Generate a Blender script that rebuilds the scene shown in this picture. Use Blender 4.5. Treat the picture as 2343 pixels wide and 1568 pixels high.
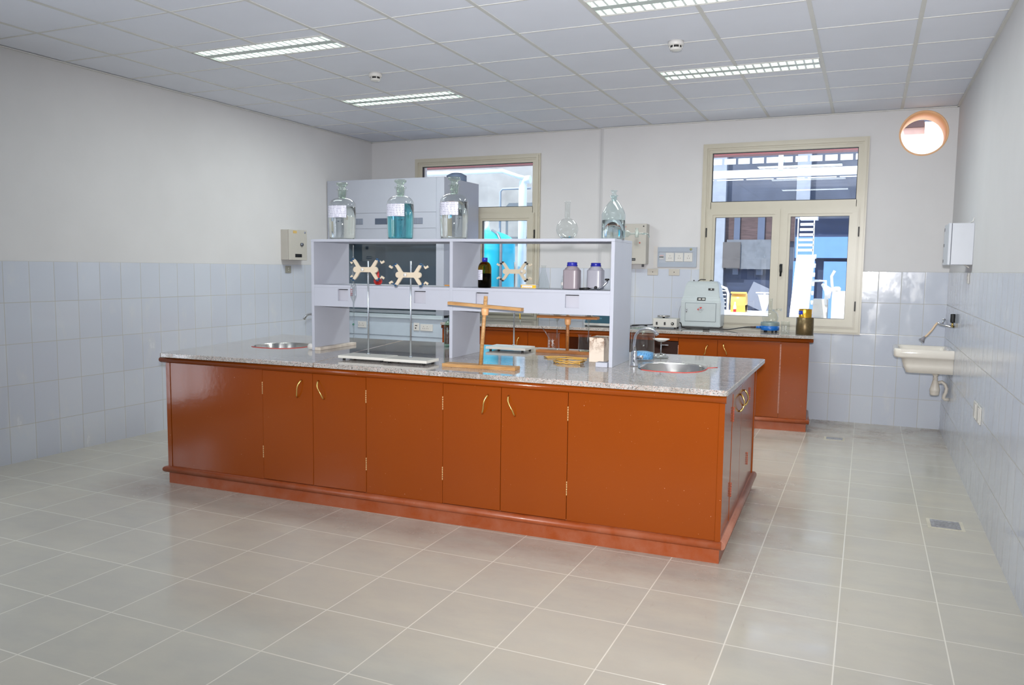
import bpy, bmesh, math, random
from mathutils import Vector, Matrix
random.seed(7)
PI = math.pi
for o in list(bpy.data.objects): bpy.data.objects.remove(o)
S = bpy.context.scene
COL = S.collection

# ------------------------------------------------------------------ camera
FPX = 1832.7
cam_d = bpy.data.cameras.new('camera'); cam = bpy.data.objects.new('camera', cam_d); COL.objects.link(cam)
cam_d.sensor_width = 36; cam_d.lens = 36 * FPX / 2343; cam_d.clip_start = .05; cam_d.clip_end = 200
YAW, PITCH, ROLL = 0.415702, -0.093183, 0.011979
CAM = Vector((-0.6967, -8.5495, 1.4896))
fw = Vector((-math.sin(YAW) * math.cos(PITCH), math.cos(YAW) * math.cos(PITCH), math.sin(PITCH)))
r0 = Vector((math.cos(YAW), math.sin(YAW), 0)); u0 = r0.cross(fw)
rr = r0 * math.cos(ROLL) + u0 * math.sin(ROLL); uu = u0 * math.cos(ROLL) - r0 * math.sin(ROLL)
cam.matrix_world = Matrix(((rr.x, uu.x, -fw.x, CAM.x), (rr.y, uu.y, -fw.y, CAM.y), (rr.z, uu.z, -fw.z, CAM.z), (0, 0, 0, 1)))
S.camera = cam

# ------------------------------------------------------------------ world, lights, exposure
W = bpy.data.worlds.new('world'); S.world = W; W.use_nodes = True
bg = W.node_tree.nodes['Background']; bg.inputs[0].default_value = (.62, .76, 1, 1); bg.inputs[1].default_value = 2.4
S.view_settings.view_transform = 'Standard'; S.view_settings.look = 'None'; S.view_settings.gamma = 1
S.view_settings.exposure = 0.0; S.view_settings.use_curve_mapping = False
cy = S.cycles
cy.use_denoising = True; cy.max_bounces = 10; cy.diffuse_bounces = 4; cy.glossy_bounces = 5; cy.transmission_bounces = 10
cy.transparent_max_bounces = 24; cy.caustics_reflective = False; cy.caustics_refractive = False
cy.sample_clamp_indirect = 1.6; cy.blur_glossy = .6

def lamp(name, kind, loc, energy, color=(1, 1, 1), **kw):
    d = bpy.data.lights.new(name, kind); d.energy = energy; d.color = color
    for k, v in kw.items(): setattr(d, k, v)
    o = bpy.data.objects.new(name, d); COL.objects.link(o); o.location = loc
    return o
def aim(o, to):
    o.rotation_euler = (Vector(to) - o.location).to_track_quat('-Z', 'Y').to_euler()
sun = lamp('sun', 'SUN', (0, 0, 10), 9.0, (1, .93, .82), angle=.01); aim(sun, (1.8, 3.4, 3.0))
fl = lamp('camera_flash', 'SPOT', CAM + uu * .13 - fw * .03, 1150, (1, .985, .99), spot_size=math.radians(92), spot_blend=1.0, shadow_soft_size=.035)
aim(fl, CAM + fw * 5 + uu * 1.0 + rr * .7)
# daylight entering by the glazed door and an unseen window added for ambient light, both in the left wall
for nm, y_, z_, sy_, sz_, P_ in (('door_daylight', -6.35, 1.06, .66, 1.8, 16), ('window_daylight', -8.4, 1.72, 1.8, 1.2, 22)):
    a = lamp(nm, 'AREA', (-6.52, y_, z_), P_, (.90, .95, 1), shape='RECTANGLE', size=sz_, size_y=sy_); a.rotation_euler = (0, -PI / 2, 0)
# tube light of the ceiling fixtures (seen ones, and the same rows behind the camera)
LIT = [(-4.70, -2.072), (-4.70, -3.872), (-1.68, -2.078), (-1.68, -3.872)]
for i, (x, y) in enumerate(LIT + [(-4.7, -5.67), (-1.68, -5.67), (-4.7, -7.5), (-1.68, -7.5)]):
    a = lamp('fixture_light', 'AREA', (x, y, 3.005), (38, 8, 34, 14, 4, 4, 6, 6)[i], (.93, 1, .97), shape='RECTANGLE', size=1.15, size_y=.26)

# ------------------------------------------------------------------ materials
def lin(c):
    return tuple((v / 12.92 if v <= .04045 else ((v + .055) / 1.055) ** 2.4) for v in (x / 255 for x in c)) + (1,)
MATS = {}
class N:
    def __init__(s, name):
        s.m = bpy.data.materials.new(name); s.m.use_nodes = True; s.t = s.m.node_tree
        s.b = s.t.nodes['Principled BSDF']; s.out = s.t.nodes['Material Output']
    def n(s, typ, **kw):
        x = s.t.nodes.new(typ)
        for k, v in kw.items(): setattr(x, k, v)
        return x
    def l(s, a, b): s.t.links.new(a, b)
    def math(s, op, a, b=None, c=None):
        x = s.n('ShaderNodeMath', operation=op)
        for i, v in enumerate((a, b, c)):
            if v is None: continue
            if isinstance(v, (int, float)): x.inputs[i].default_value = v
            else: s.l(v, x.inputs[i])
        return x.outputs[0]
    def mix(s, f, a, b):
        x = s.n('ShaderNodeMix', data_type='RGBA')
        for i, v in ((0, f), (6, a), (7, b)):
            if isinstance(v, (int, float)): x.inputs[i].default_value = v
            elif isinstance(v, tuple): x.inputs[i].default_value = v
            else: s.l(v, x.inputs[i])
        return x.outputs[2]
    def noise(s, vec, scale, detail=3, rough=.5, w=None):
        x = s.n('ShaderNodeTexNoise'); x.inputs['Scale'].default_value = scale; x.inputs['Detail'].default_value = detail
        x.inputs['Roughness'].default_value = rough; s.l(vec, x.inputs['Vector']); return x.outputs['Fac']
    def ramp(s, f, a, b):
        x = s.n('ShaderNodeMapRange'); x.inputs[1].default_value = a; x.inputs[2].default_value = b; s.l(f, x.inputs[0]); return x.outputs[0]
    def pos(s): return s.n('ShaderNodeNewGeometry').outputs['Position']
    def obj(s): return s.n('ShaderNodeTexCoord').outputs['Object']
    def sc(s, v, k):
        x = s.n('ShaderNodeVectorMath', operation='MULTIPLY'); x.inputs[1].default_value = k; s.l(v, x.inputs[0]); return x.outputs[0]
    def bump(s, h, st, dist=.01):
        x = s.n('ShaderNodeBump'); x.inputs['Strength'].default_value = st; x.inputs['Distance'].default_value = dist
        s.l(h, x.inputs['Height']); s.l(x.outputs[0], s.b.inputs['Normal'])
def mat(name, rgb, rough=.5, metal=0, var=0, scale=8, bump=0, spec=.5, coat=0, emit=None, es=0, stretch=(1, 1, 1)):
    if name in MATS: return MATS[name]
    g = N(name); c = lin(rgb); b = g.b
    b.inputs['Base Color'].default_value = c; b.inputs['Roughness'].default_value = rough; b.inputs['Metallic'].default_value = metal
    b.inputs['Specular IOR Level'].default_value = spec; b.inputs['Coat Weight'].default_value = coat
    if emit: b.inputs['Emission Color'].default_value = lin(emit); b.inputs['Emission Strength'].default_value = es
    f = g.noise(g.sc(g.obj(), stretch), scale, 4)
    v = var if var else .03
    g.l(g.mix(g.ramp(f, .3, .7), tuple(x * (1 - v) for x in c[:3]) + (1,), tuple(min(1, x * (1 + v)) for x in c[:3]) + (1,)), b.inputs['Base Color'])
    if bump: g.bump(f, bump)
    MATS[name] = g.m; return g.m
def glass(name, tint=(.96, .98, .97), rough=.0, extra=0.0, ior=1.45):
    """thin clear wall: transparent with a Fresnel reflection"""
    if name in MATS: return MATS[name]
    g = N(name); g.t.nodes.remove(g.b)
    tr = g.n('ShaderNodeBsdfTransparent'); tr.inputs[0].default_value = tint + (1,)
    gl = g.n('ShaderNodeBsdfGlossy'); gl.inputs['Roughness'].default_value = rough
    fr = g.n('ShaderNodeFresnel'); bf = g.n('ShaderNodeNewGeometry').outputs['Backfacing']
    g.l(g.math('ADD', ior, g.math('MULTIPLY', bf, 1 / ior - ior)), fr.inputs[0])     # same reflection on both faces
    mx = g.n('ShaderNodeMixShader')
    g.l(g.math('ADD', fr.outputs[0], extra, ), mx.inputs[0])
    g.l(tr.outputs[0], mx.inputs[1]); g.l(gl.outputs[0], mx.inputs[2]); g.l(mx.outputs[0], g.out.inputs[0])
    MATS[name] = g.m; return g.m
def liquid(name, col, ior=1.33, rough=0):
    if name in MATS: return MATS[name]
    g = N(name); b = g.b; b.inputs['Base Color'].default_value = col + (1,); b.inputs['Roughness'].default_value = rough
    b.inputs['Transmission Weight'].default_value = 1; b.inputs['IOR'].default_value = ior
    MATS[name] = g.m; return g.m

def tile_wall(name, axis, off, ztop=1.4954):
    g = N(name); p = g.pos(); sx = g.n('ShaderNodeSeparateXYZ'); g.l(p, sx.inputs[0])
    u = g.math('DIVIDE', g.math('SUBTRACT', sx.outputs[axis], off), .2009)
    v = g.math('DIVIDE', g.math('SUBTRACT', ztop, sx.outputs[2]), .3054)
    fu, fv = g.math('FRACT', u), g.math('FRACT', v)
    du = g.math('MULTIPLY', g.math('MINIMUM', fu, g.math('SUBTRACT', 1, fu)), .2009)
    dv = g.math('MULTIPLY', g.math('MINIMUM', fv, g.math('SUBTRACT', 1, fv)), .3054)
    d = g.math('MINIMUM', du, dv)
    gr = g.math('SUBTRACT', 1, g.ramp(d, .0012, .0032))
    cb = g.n('ShaderNodeCombineXYZ'); g.l(g.math('FLOOR', u), cb.inputs[0]); g.l(g.math('FLOOR', v), cb.inputs[1])
    wn = g.n('ShaderNodeTexWhiteNoise'); g.l(cb.outputs[0], wn.inputs['Vector'])
    base = g.mix(wn.outputs['Value'], lin((188, 193, 205)), lin((194, 199, 209)))
    sm = g.noise(g.sc(p, (2.2, 2.2, 1.1)), 2.6, 5, .65)         # cement haze wiped over the tiles
    base = g.mix(g.math('MULTIPLY', g.ramp(sm, .56, .72), .35), base, lin((208, 208, 206)))
    near = g.math('SUBTRACT', 1, g.ramp(du, .0, .02))
    pat = g.ramp(g.noise(p, 3.1, 2), .52, .62)
    base = g.mix(g.math('MULTIPLY', g.math('MULTIPLY', near, pat), .3), base, lin((212, 214, 216)))
    g.l(g.mix(gr, base, lin((172, 170, 163))), g.b.inputs['Base Color'])
    g.l(g.math('ADD', g.math('MULTIPLY', gr, .5), g.math('ADD', .11, g.math('MULTIPLY', g.ramp(sm, .5, .75), .2))), g.b.inputs['Roughness'])
    h = g.math('ADD', g.math('MULTIPLY', g.ramp(d, .0, .005), .5), g.math('MULTIPLY', g.noise(p, 9, 2), .5))
    g.bump(h, .25, .004)
    return g.m
def floor_mat():
    g = N('floor_tiles'); p = g.pos(); sx = g.n('ShaderNodeSeparateXYZ'); g.l(p, sx.inputs[0])
    A, B = .4060, .4145
    u = g.math('DIVIDE', g.math('ADD', sx.outputs[0], 3.992), A); v = g.math('DIVIDE', g.math('ADD', sx.outputs[1], 6.215), B)
    fu, fv = g.math('FRACT', u), g.math('FRACT', v)
    du = g.math('MULTIPLY', g.math('MINIMUM', fu, g.math('SUBTRACT', 1, fu)), A)
    dv = g.math('MULTIPLY', g.math('MINIMUM', fv, g.math('SUBTRACT', 1, fv)), B)
    d = g.math('MINIMUM', du, dv); gr = g.math('SUBTRACT', 1, g.ramp(d, .0014, .0036))
    cb = g.n('ShaderNodeCombineXYZ'); g.l(g.math('FLOOR', u), cb.inputs[0]); g.l(g.math('FLOOR', v), cb.inputs[1])
    wn = g.n('ShaderNodeTexWhiteNoise'); g.l(cb.outputs[0], wn.inputs['Vector'])
    base = g.mix(wn.outputs['Value'], lin((175, 171, 161)), lin((181, 176, 165)))
    vv = g.n('ShaderNodeVectorMath', operation='ADD'); g.l(p, vv.inputs[0])
    wv = g.n('ShaderNodeVectorMath', operation='SCALE'); wv.inputs['Scale'].default_value = 9; g.l(wn.outputs['Color'], wv.inputs[0]); g.l(wv.outputs[0], vv.inputs[1])
    cloud = g.noise(g.sc(vv.outputs[0], (1, 2.2, 1)), 3.0, 6, .6)
    base = g.mix(g.math('MULTIPLY', g.ramp(cloud, .35, .7), .55), base, lin((191, 184, 168)))
    # reddish dust trodden around the foot of the benches (its own ragged outline)
    def box_d(x0, x1, y0, y1):
        a = g.math('MAXIMUM', g.math('SUBTRACT', x0, sx.outputs[0]), g.math('SUBTRACT', sx.outputs[0], x1))
        b = g.math('MAXIMUM', g.math('SUBTRACT', y0, sx.outputs[1]), g.math('SUBTRACT', sx.outputs[1], y1))
        return g.math('MAXIMUM', g.math('MAXIMUM', a, b), 0)
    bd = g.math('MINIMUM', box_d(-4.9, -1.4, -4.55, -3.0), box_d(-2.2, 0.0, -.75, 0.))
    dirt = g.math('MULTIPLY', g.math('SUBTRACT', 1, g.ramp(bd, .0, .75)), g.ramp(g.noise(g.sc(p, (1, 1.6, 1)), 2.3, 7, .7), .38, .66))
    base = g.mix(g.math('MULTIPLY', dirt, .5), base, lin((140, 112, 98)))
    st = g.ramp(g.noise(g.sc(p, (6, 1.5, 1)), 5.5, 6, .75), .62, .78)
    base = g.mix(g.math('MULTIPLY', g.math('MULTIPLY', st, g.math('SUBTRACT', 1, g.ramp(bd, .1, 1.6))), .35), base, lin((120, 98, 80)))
    g.l(g.mix(gr, base, lin((216, 211, 198))), g.b.inputs['Base Color'])
    g.l(g.math('ADD', g.math('ADD', .11, g.math('MULTIPLY', dirt, .22)), g.math('MULTIPLY', g.ramp(g.noise(p, 4, 5), .4, .7), .12)), g.b.inputs['Roughness'])
    g.b.inputs['Specular IOR Level'].default_value = .45
    g.bump(g.math('ADD', g.math('MULTIPLY', g.ramp(d, 0, .004), .6), g.math('MULTIPLY', g.noise(p, 60, 3), .12)), .2, .003)
    return g.m
def granite():
    g = N('grey_granite'); p = g.obj()
    v = g.n('ShaderNodeTexVoronoi'); v.inputs['Scale'].default_value = 210; g.l(p, v.inputs['Vector'])
    sx = g.n('ShaderNodeSeparateColor'); g.l(v.outputs['Color'], sx.inputs[0])
    c = g.mix(g.ramp(sx.outputs[0], .35, .75), lin((152, 148, 144)), lin((180, 176, 173)))
    c = g.mix(g.math('MULTIPLY', g.ramp(sx.outputs[1], .80, .9), .85), c, lin((92, 88, 86)))
    c = g.mix(g.math('MULTIPLY', g.ramp(sx.outputs[2], .86, .93), .7), c, lin((196, 160, 148)))
    lg = g.noise(p, 14, 5, .6)
    c = g.mix(g.math('MULTIPLY', g.ramp(lg, .42, .65), .45), c, lin((140, 134, 124)))
    stain = g.math('MULTIPLY', g.ramp(g.noise(g.sc(p, (2.5, 6, 1)), 1.6, 6, .7), .54, .66), .4)
    c = g.mix(stain, c, lin((98, 86, 70)))
    g.l(c, g.b.inputs['Base Color']); g.b.inputs['Roughness'].default_value = .07; g.b.inputs['Specular IOR Level'].default_value = .6
    g.bump(g.noise(p, 5, 2), .05, .004)
    return g.m
def cabinet_paint(name, c1=(134, 61, 6), c2=(125, 54, 4), dust=0.0, rough=.15):
    g = N(name); p = g.obj()
    f = g.noise(p, 1.7, 3)
    c = g.mix(f, lin(c1), lin(c2))
    sp = g.ramp(g.noise(p, 110, 2, .4), .765, .80)
    c = g.mix(g.math('MULTIPLY', sp, .6), c, lin((214, 180, 160)))
    scr = g.math('MULTIPLY', g.ramp(g.noise(g.sc(p, (9, 9, 2)), 6, 6, .8), .70, .74), .35)
    c = g.mix(scr, c, lin((205, 150, 120)))
    if dust: c = g.mix(g.math('MULTIPLY', g.ramp(g.noise(p, 6, 7, .7), .35, .7), dust), c, lin((168, 120, 100)))
    g.l(c, g.b.inputs['Base Color'])
    g.b.inputs['Roughness'].default_value = rough; g.b.inputs['Specular IOR Level'].default_value = .35; g.b.inputs['Coat Weight'].default_value = .08; g.b.inputs['Coat Roughness'].default_value = .08
    g.bump(g.noise(g.sc(p, (1, 1, 1)), 26, 4), .12, .004)
    return g.m
def wood(name, a, b):
    g = N(name); p = g.obj()
    n = g.noise(g.sc(p, (3, 30, 30)), 3, 5, .6)
    g.l(g.mix(g.ramp(n, .35, .65), lin(a), lin(b)), g.b.inputs['Base Color']); g.b.inputs['Roughness'].default_value = .45
    g.bump(n, .1, .002); return g.m
def streaks(name, base, ink, sx, sz, thr=.5, fine=60):
    """rows of small print on a label (horizontal lines broken up by noise)"""
    g = N(name); p = g.obj(); s = g.n('ShaderNodeSeparateXYZ'); g.l(p, s.inputs[0])
    row = g.math('FRACT', g.math('MULTIPLY', s.outputs[2], sz))
    on = g.math('LESS_THAN', g.math('ABSOLUTE', g.math('SUBTRACT', row, .5)), .18)
    nn = g.ramp(g.noise(g.sc(p, (sx, sx, 6)), fine / 10, 2), thr - .05, thr + .05)
    g.l(g.mix(g.math('MULTIPLY', g.math('MULTIPLY', on, nn), .75), lin(base), lin(ink)), g.b.inputs['Base Color'])
    g.b.inputs['Roughness'].default_value = .6; return g.m

M_FLOOR = floor_mat(); M_GRAN = granite()
M_TB = tile_wall('wall_tiles_back', 0, -.1964); M_TL = tile_wall('wall_tiles_left', 1, -4.7264); M_TR = tile_wall('wall_tiles_right', 1, -.12)
M_WALL = mat('white_wall_paint', (203, 202, 203), .6, var=.02, scale=3, bump=.03)
M_CEIL = mat('ceiling_tile', (222, 226, 236), .7, var=.02, scale=2)
M_TEE = mat('ceiling_tee', (204, 204, 200), .5)
M_CAB = cabinet_paint('orange_brown_gloss_paint')
M_CAB2 = cabinet_paint('orange_brown_dusty_paint', (148, 66, 18), (138, 60, 16), .38, .35)
M_KNEE_SHADE = mat('dark_inside', (60, 28, 14), .7)  # shade of the open kneehole put into its back panel's colour
M_SHELF = mat('white_board', (177, 180, 191), .5, var=.02, scale=4, bump=.02)
M_SHELFE = mat('white_board_in', (176, 176, 186), .55)
M_FRAME = mat('cream_aluminium', (187, 181, 165), .32, var=.02)
M_PANE = glass('window_glass', (.93, .97, 1.0), 0, .03, 1.5)
M_BLACK = mat('black_rubber', (16, 16, 18), .5)
M_BRASS = mat('brass', (228, 198, 118), .25, 1, bump=.05)
M_CHROME = mat('chrome', (214, 216, 220), .08, 1)
M_STEEL = mat('brushed_steel', (196, 194, 190), .24, 1, var=.06, scale=20)
M_GALV = mat('zinc_rod', (206, 212, 218), .18, 1)
M_GLASS = glass('lab_glass', (.955, .972, .965), 0, .035)
M_GLASSG = glass('greenish_glass', (.86, .93, .88), 0, .06)
M_FROST = mat('ground_glass', (200, 210, 200), .25); MATS['ground_glass'].node_tree.nodes['Principled BSDF'].inputs['Transmission Weight'].default_value = .5
M_WATER = liquid('clear_liquid', (.93, .94, .92)); M_BLUEL = liquid('cyan_liquid', (.16, .66, .78))
M_GREYM = mat('grey_enamel', (184, 188, 196), .35, var=.02)
M_LGREY = mat('pale_grey_enamel', (188, 186, 180), .4, var=.02)
M_PLAST = mat('white_plastic', (202, 200, 196), .4)
M_CREAMP = mat('cream_plastic', (200, 186, 164), .42)
M_CERAM = mat('white_ceramic', (220, 214, 204), .08, coat=.5)
M_WOOD = wood('pale_wood', (186, 146, 96), (158, 114, 66)); M_WOOD2 = wood('brown_wood', (172, 112, 58), (140, 84, 38))
M_BLUECAP = mat('blue_cap', (34, 40, 150), .35)
M_RED = mat('red_rubber', (196, 40, 34), .4)
M_TEALK = mat('blue_knob', (24, 66, 100), .35)
M_BASEW = mat('white_enamel_base', (204, 202, 194), .3)

# ------------------------------------------------------------------ mesh helpers
class MB:
    def __init__(s): s.bm = bmesh.new()
    def box(s, x0, x1, y0, y1, z0, z1, bev=0, seg=2):
        r = bmesh.ops.create_cube(s.bm, size=1)['verts']
        for v in r:
            v.co = Vector(((x0 + x1) / 2 + v.co.x * (x1 - x0), (y0 + y1) / 2 + v.co.y * (y1 - y0), (z0 + z1) / 2 + v.co.z * (z1 - z0)))
        if bev:
            es = list({e for v in r for e in v.link_edges})
            bmesh.ops.bevel(s.bm, geom=es, offset=bev, segments=seg, affect='EDGES', profile=.5)
        return s
    def lathe(s, prof, c=(0, 0, 0), n=32, axis='z', close=True, smooth=True, sx=1, sy=1):
        rings = []
        for r, z in prof:
            if r < 1e-6: rings.append([s._v(0, 0, z, c, axis)])
            else: rings.append([s._v(sx * r * math.cos(2 * PI * i / n), sy * r * math.sin(2 * PI * i / n), z, c, axis) for i in range(n)])
        for a, b in zip(rings, rings[1:]):
            for i in range(n):
                j = (i + 1) % n
                if len(a) == 1 and len(b) == 1: continue
                if len(a) == 1: f = s.bm.faces.new((a[0], b[j], b[i]))
                elif len(b) == 1: f = s.bm.faces.new((a[i], a[j], b[0]))
                else: f = s.bm.faces.new((a[i], a[j], b[j], b[i]))
                f.smooth = smooth
        if close:
            for k, rg in ((0, rings[0]), (1, rings[-1])):
                if len(rg) > 2: s.bm.faces.new(rg if k else rg[::-1])
        return s
    def _v(s, x, y, z, c, axis):
        if axis == 'x': p = (z, x, y)
        elif axis == 'y': p = (x, z, -y)
        else: p = (x, y, z)
        return s.bm.verts.new((p[0] + c[0], p[1] + c[1], p[2] + c[2]))
    def cyl(s, x, y, z0, z1, r, n=24, axis='z', r2=None, bev=0):
        r2 = r if r2 is None else r2
        if bev: pr = [(r - bev, z0), (r, z0 + bev), (r2, z1 - bev), (r2 - bev, z1)]
        else: pr = [(r, z0), (r2, z1)]
        c = {'z': (x, y, 0), 'x': (0, x, y), 'y': (x, 0, y)}[axis]
        return s.lathe(pr, c, n, axis)
    def tube(s, pts, r, n=10, close=False, rs=None):
        pts = [Vector(p) for p in pts]; L = len(pts); rings = []; up = None
        for i, p in enumerate(pts):
            if close: t = (pts[(i + 1) % L] - pts[i - 1])
            else: t = (pts[min(i + 1, L - 1)] - pts[max(i - 1, 0)])
            t.normalize()
            if up is None:
                up = Vector((0, 0, 1)) if abs(t.z) < .9 else Vector((1, 0, 0))
            up = (up - t * up.dot(t)).normalized(); sd = t.cross(up)
            R = rs[i] if rs else r
            rings.append([s.bm.verts.new(p + up * (R * math.cos(2 * PI * k / n)) + sd * (R * math.sin(2 * PI * k / n))) for k in range(n)])
        pr = list(zip(rings, rings[1:])) + ([(rings[-1], rings[0])] if close else [])
        for a, b in pr:
            for k in range(n):
                f = s.bm.faces.new((a[k], a[(k + 1) % n], b[(k + 1) % n], b[k])); f.smooth = True
        if not close:
            s.bm.faces.new(rings[0][::-1]); s.bm.faces.new(rings[-1])
        return s
    def prism(s, outer, a0, a1, holes=(), axis='z', bev=0):
        """polygon with holes in a plane, extruded along axis between a0 and a1"""
        bm = bmesh.new(); es = []
        for loop in [outer] + list(holes):
            vs = [bm.verts.new((x, y, 0)) for x, y in loop]
            es += [bm.edges.new((vs[i], vs[(i + 1) % len(vs)])) for i in range(len(vs))]
        if holes: bmesh.ops.triangle_fill(bm, edges=es, use_beauty=True)
        else: bm.faces.new(list(bm.verts))
        r = bmesh.ops.extrude_face_region(bm, geom=list(bm.faces))
        for v in r['geom']:
            if isinstance(v, bmesh.types.BMVert): v.co.z = 1
        bmesh.ops.recalc_face_normals(bm, faces=bm.faces)
        if bev:
            e2 = [e for e in bm.edges if e.calc_length() > 0 and len(e.link_faces) == 2 and e.calc_face_angle(0) > .5 and abs(e.verts[0].co.z - e.verts[1].co.z) < .1]
            for v in bm.verts: v.co.z = a0 + (a1 - a0) * v.co.z
            bmesh.ops.bevel(bm, geom=e2, offset=bev, segments=3, affect='EDGES', profile=.5)
        else:
            for v in bm.verts: v.co.z = a0 + (a1 - a0) * v.co.z
        mp = {}
        for v in bm.verts:
            x, y, z = v.co
            co = {'z': (x, y, z), 'y': (x, z, y), 'x': (z, x, y)}[axis]
            mp[v] = s.bm.verts.new(co)
        for f in bm.faces:
            try: s.bm.faces.new([mp[v] for v in f.verts])
            except ValueError: pass
        bm.free(); return s
    def xf(s, m, start=0):
        for v in s.bm.verts: v.co = m @ v.co
        return s
    def build(s, name, m, parent=None, smooth=False, **tags):
        bmesh.ops.recalc_face_normals(s.bm, faces=s.bm.faces)
        me = bpy.data.meshes.new(name); s.bm.to_mesh(me); s.bm.free()
        if smooth:
            for p in me.polygons: p.use_smooth = True
        me.materials.append(m)
        o = bpy.data.objects.new(name, me); COL.objects.link(o)
        if parent: o.parent = parent
        for k, v in tags.items(): o[k] = v
        return o
def thing(name, label, cat, loc=(0, 0, 0), rz=0, group=None):
    o = bpy.data.objects.new(name, None); COL.objects.link(o); o.location = loc; o.rotation_euler = (0, 0, rz)
    o.empty_display_size = .1; o['label'] = label; o['category'] = cat
    if group: o['group'] = group
    return o
def tag(o, label, cat, group=None):
    o['label'] = label; o['category'] = cat
    if group: o['group'] = group
    return o
def struct(o, label=None):
    o['kind'] = 'structure'
    if label: o['label'] = label
    return o
def oval(cx, cy, rx, ry, n=40, p=2.0):
    out = []
    for i in range(n):
        t = 2 * PI * i / n; c, s_ = math.cos(t), math.sin(t)
        out.append((cx + rx * math.copysign(abs(c) ** (2 / p), c), cy + ry * math.copysign(abs(s_) ** (2 / p), s_)))
    return out
def rect(x0, x1, y0, y1): return [(x0, y0), (x1, y0), (x1, y1), (x0, y1)]
def arc(c, r, a0, a1, n=8): return [(c[0] + r * math.cos(a0 + (a1 - a0) * i / n), c[1] + r * math.sin(a0 + (a1 - a0) * i / n)) for i in range(n + 1)]
def ribbon(pts, ws):
    """closed outline of a flat band following pts with half widths ws"""
    L, R = [], []
    for i, p in enumerate(pts):
        a = pts[max(i - 1, 0)]; b = pts[min(i + 1, len(pts) - 1)]
        t = Vector((b[0] - a[0], b[1] - a[1])).normalized(); n = Vector((-t.y, t.x))
        L.append((p[0] + n.x * ws[i], p[1] + n.y * ws[i])); R.append((p[0] - n.x * ws[i], p[1] - n.y * ws[i]))
    return L + R[::-1]

# ------------------------------------------------------------------ the room
H, WX, YF = 3.023, -6.422, -10.2
YJ = .03
HOLE = (-.282, 2.79, .208)
W1 = (-5.79, -4.15); W2 = (-2.318, -.74); WZ = (.875, 2.785)
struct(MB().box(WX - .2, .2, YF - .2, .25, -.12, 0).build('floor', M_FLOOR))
# ceiling with openings for the recessed fixtures
holes = [rect(x - .585, x + .585, y - .14, y + .14) for x, y in LIT]
ce = struct(MB().prism(rect(WX - .2, .2, YF - .2, .25), H, H + .03, holes).build('ceiling', M_CEIL))
g = MB(); xs = [-5.879 + .6 * i for i in range(11) if -5.879 + .6 * i < 0]; ys = [-.5724 - .6 * k for k in range(17)]
def spans(a, b, cuts):
    cur = a; out = []
    for c0, c1 in sorted(cuts):
        if c0 > cur: out.append((cur, c0))
        cur = max(cur, c1)
    out.append((cur, b)); return out
for x in xs:
    cuts = [(fy - .145, fy + .145) for fx, fy in LIT if abs(x - fx) < .57]
    for a, b in spans(YF, 0.0, cuts): g.box(x - .013, x + .013, a, b, H - .004, H + .001)
for y in ys: g.box(WX, 0, y - .006, y + .006, H - .0035, H + .001)
for fx, fy in LIT:
    for s_ in (-1, 1): g.box(fx - .6, fx + .6, fy + s_ * .155 - .003, fy + s_ * .155 + .003, H - .003, H + .001)
g.build('ceiling_grid', M_TEE, ce)
tr = MB(); tr.box(WX, WX + .02, YF, YJ, H - .012, H - .004); tr.box(WX, -3.4, YJ - .02, YJ, H - .012, H - .004); tr.box(-3.40, 0, -.02, 0, H - .012, H - .004); tr.box(-.02, 0, YF, 0, H - .012, H - .004)
tr.build('edge_angle', M_TEE, ce)

N_H = 48
hole = [(HOLE[0] + HOLE[2] * math.cos(2 * PI * i / N_H), HOLE[1] + HOLE[2] * math.sin(2 * PI * i / N_H)) for i in range(N_H)]
def wrect(w, inset=.045): return rect(w[0] + inset, w[1] - inset, WZ[0] + inset, WZ[1] - inset)
M_WALL_OUT = M_WALL
wb = struct(MB().prism(rect(-3.40, .2, 0, H + .1), 0, .22, [wrect(W2), hole], 'y').build('wall_back', M_WALL), 'white back wall with the round pipe hole')
# left run of the back wall stands slightly further back; the step is rounded
pl = [(WX - .2, YJ), (-3.42, YJ)] + [(-3.39 + .03 * math.sin(a) , YJ - .03 + .0 + .03 * math.cos(a) - .0) for a in ()] + [(-3.375, YJ - .012), (-3.34, .006), (-3.40, 0), (-3.40, .22), (-3.38, .22)]
wl2 = MB().prism(rect(WX - .2, -3.47, 0, H + .1), YJ, .22, [wrect(W1)], 'y')
wl2.prism([(-3.47, YJ), (-3.45, YJ - .004), (-3.425, .010), (-3.41, .003), (-3.3999, 0), (-3.3999, .22), (-3.47, .22)], 0, H + .1)
wl2.build('wall_back_recess', M_WALL, wb)
t = MB()
t.prism([(-3.3999, 0), (W2[0] + .02, 0), (W2[0] + .02, 1.4954), (-3.3999, 1.4954)], -.006, .001, (), 'y')
t.prism([(W2[0] + .02, 0), (W2[1] - .02, 0), (W2[1] - .02, .9), (W2[0] + .02, .9)], -.006, .001, (), 'y')
t.prism([(W2[1] - .02, 0), (0, 0), (0, 1.4954), (W2[1] - .02, 1.4954)], -.006, .001, (), 'y')
t.prism([(WX, 0), (-3.475, 0), (-3.475, .9), (WX, .9)], YJ - .006, YJ + .001, (), 'y')
t.prism([(W1[1] - .02, .9), (-3.475, .9), (-3.475, 1.4954), (W1[1] - .02, 1.4954)], YJ - .006, YJ + .001, (), 'y')
t.prism([(WX, .9), (W1[0] + .02, .9), (W1[0] + .02, 1.4954), (WX, 1.4954)], YJ - .006, YJ + .001, (), 'y')
t.build('tile_wainscot', M_TB, wb)
sl = MB(); ro, ri = HOLE[2] + .001, HOLE[2] - .014
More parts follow.
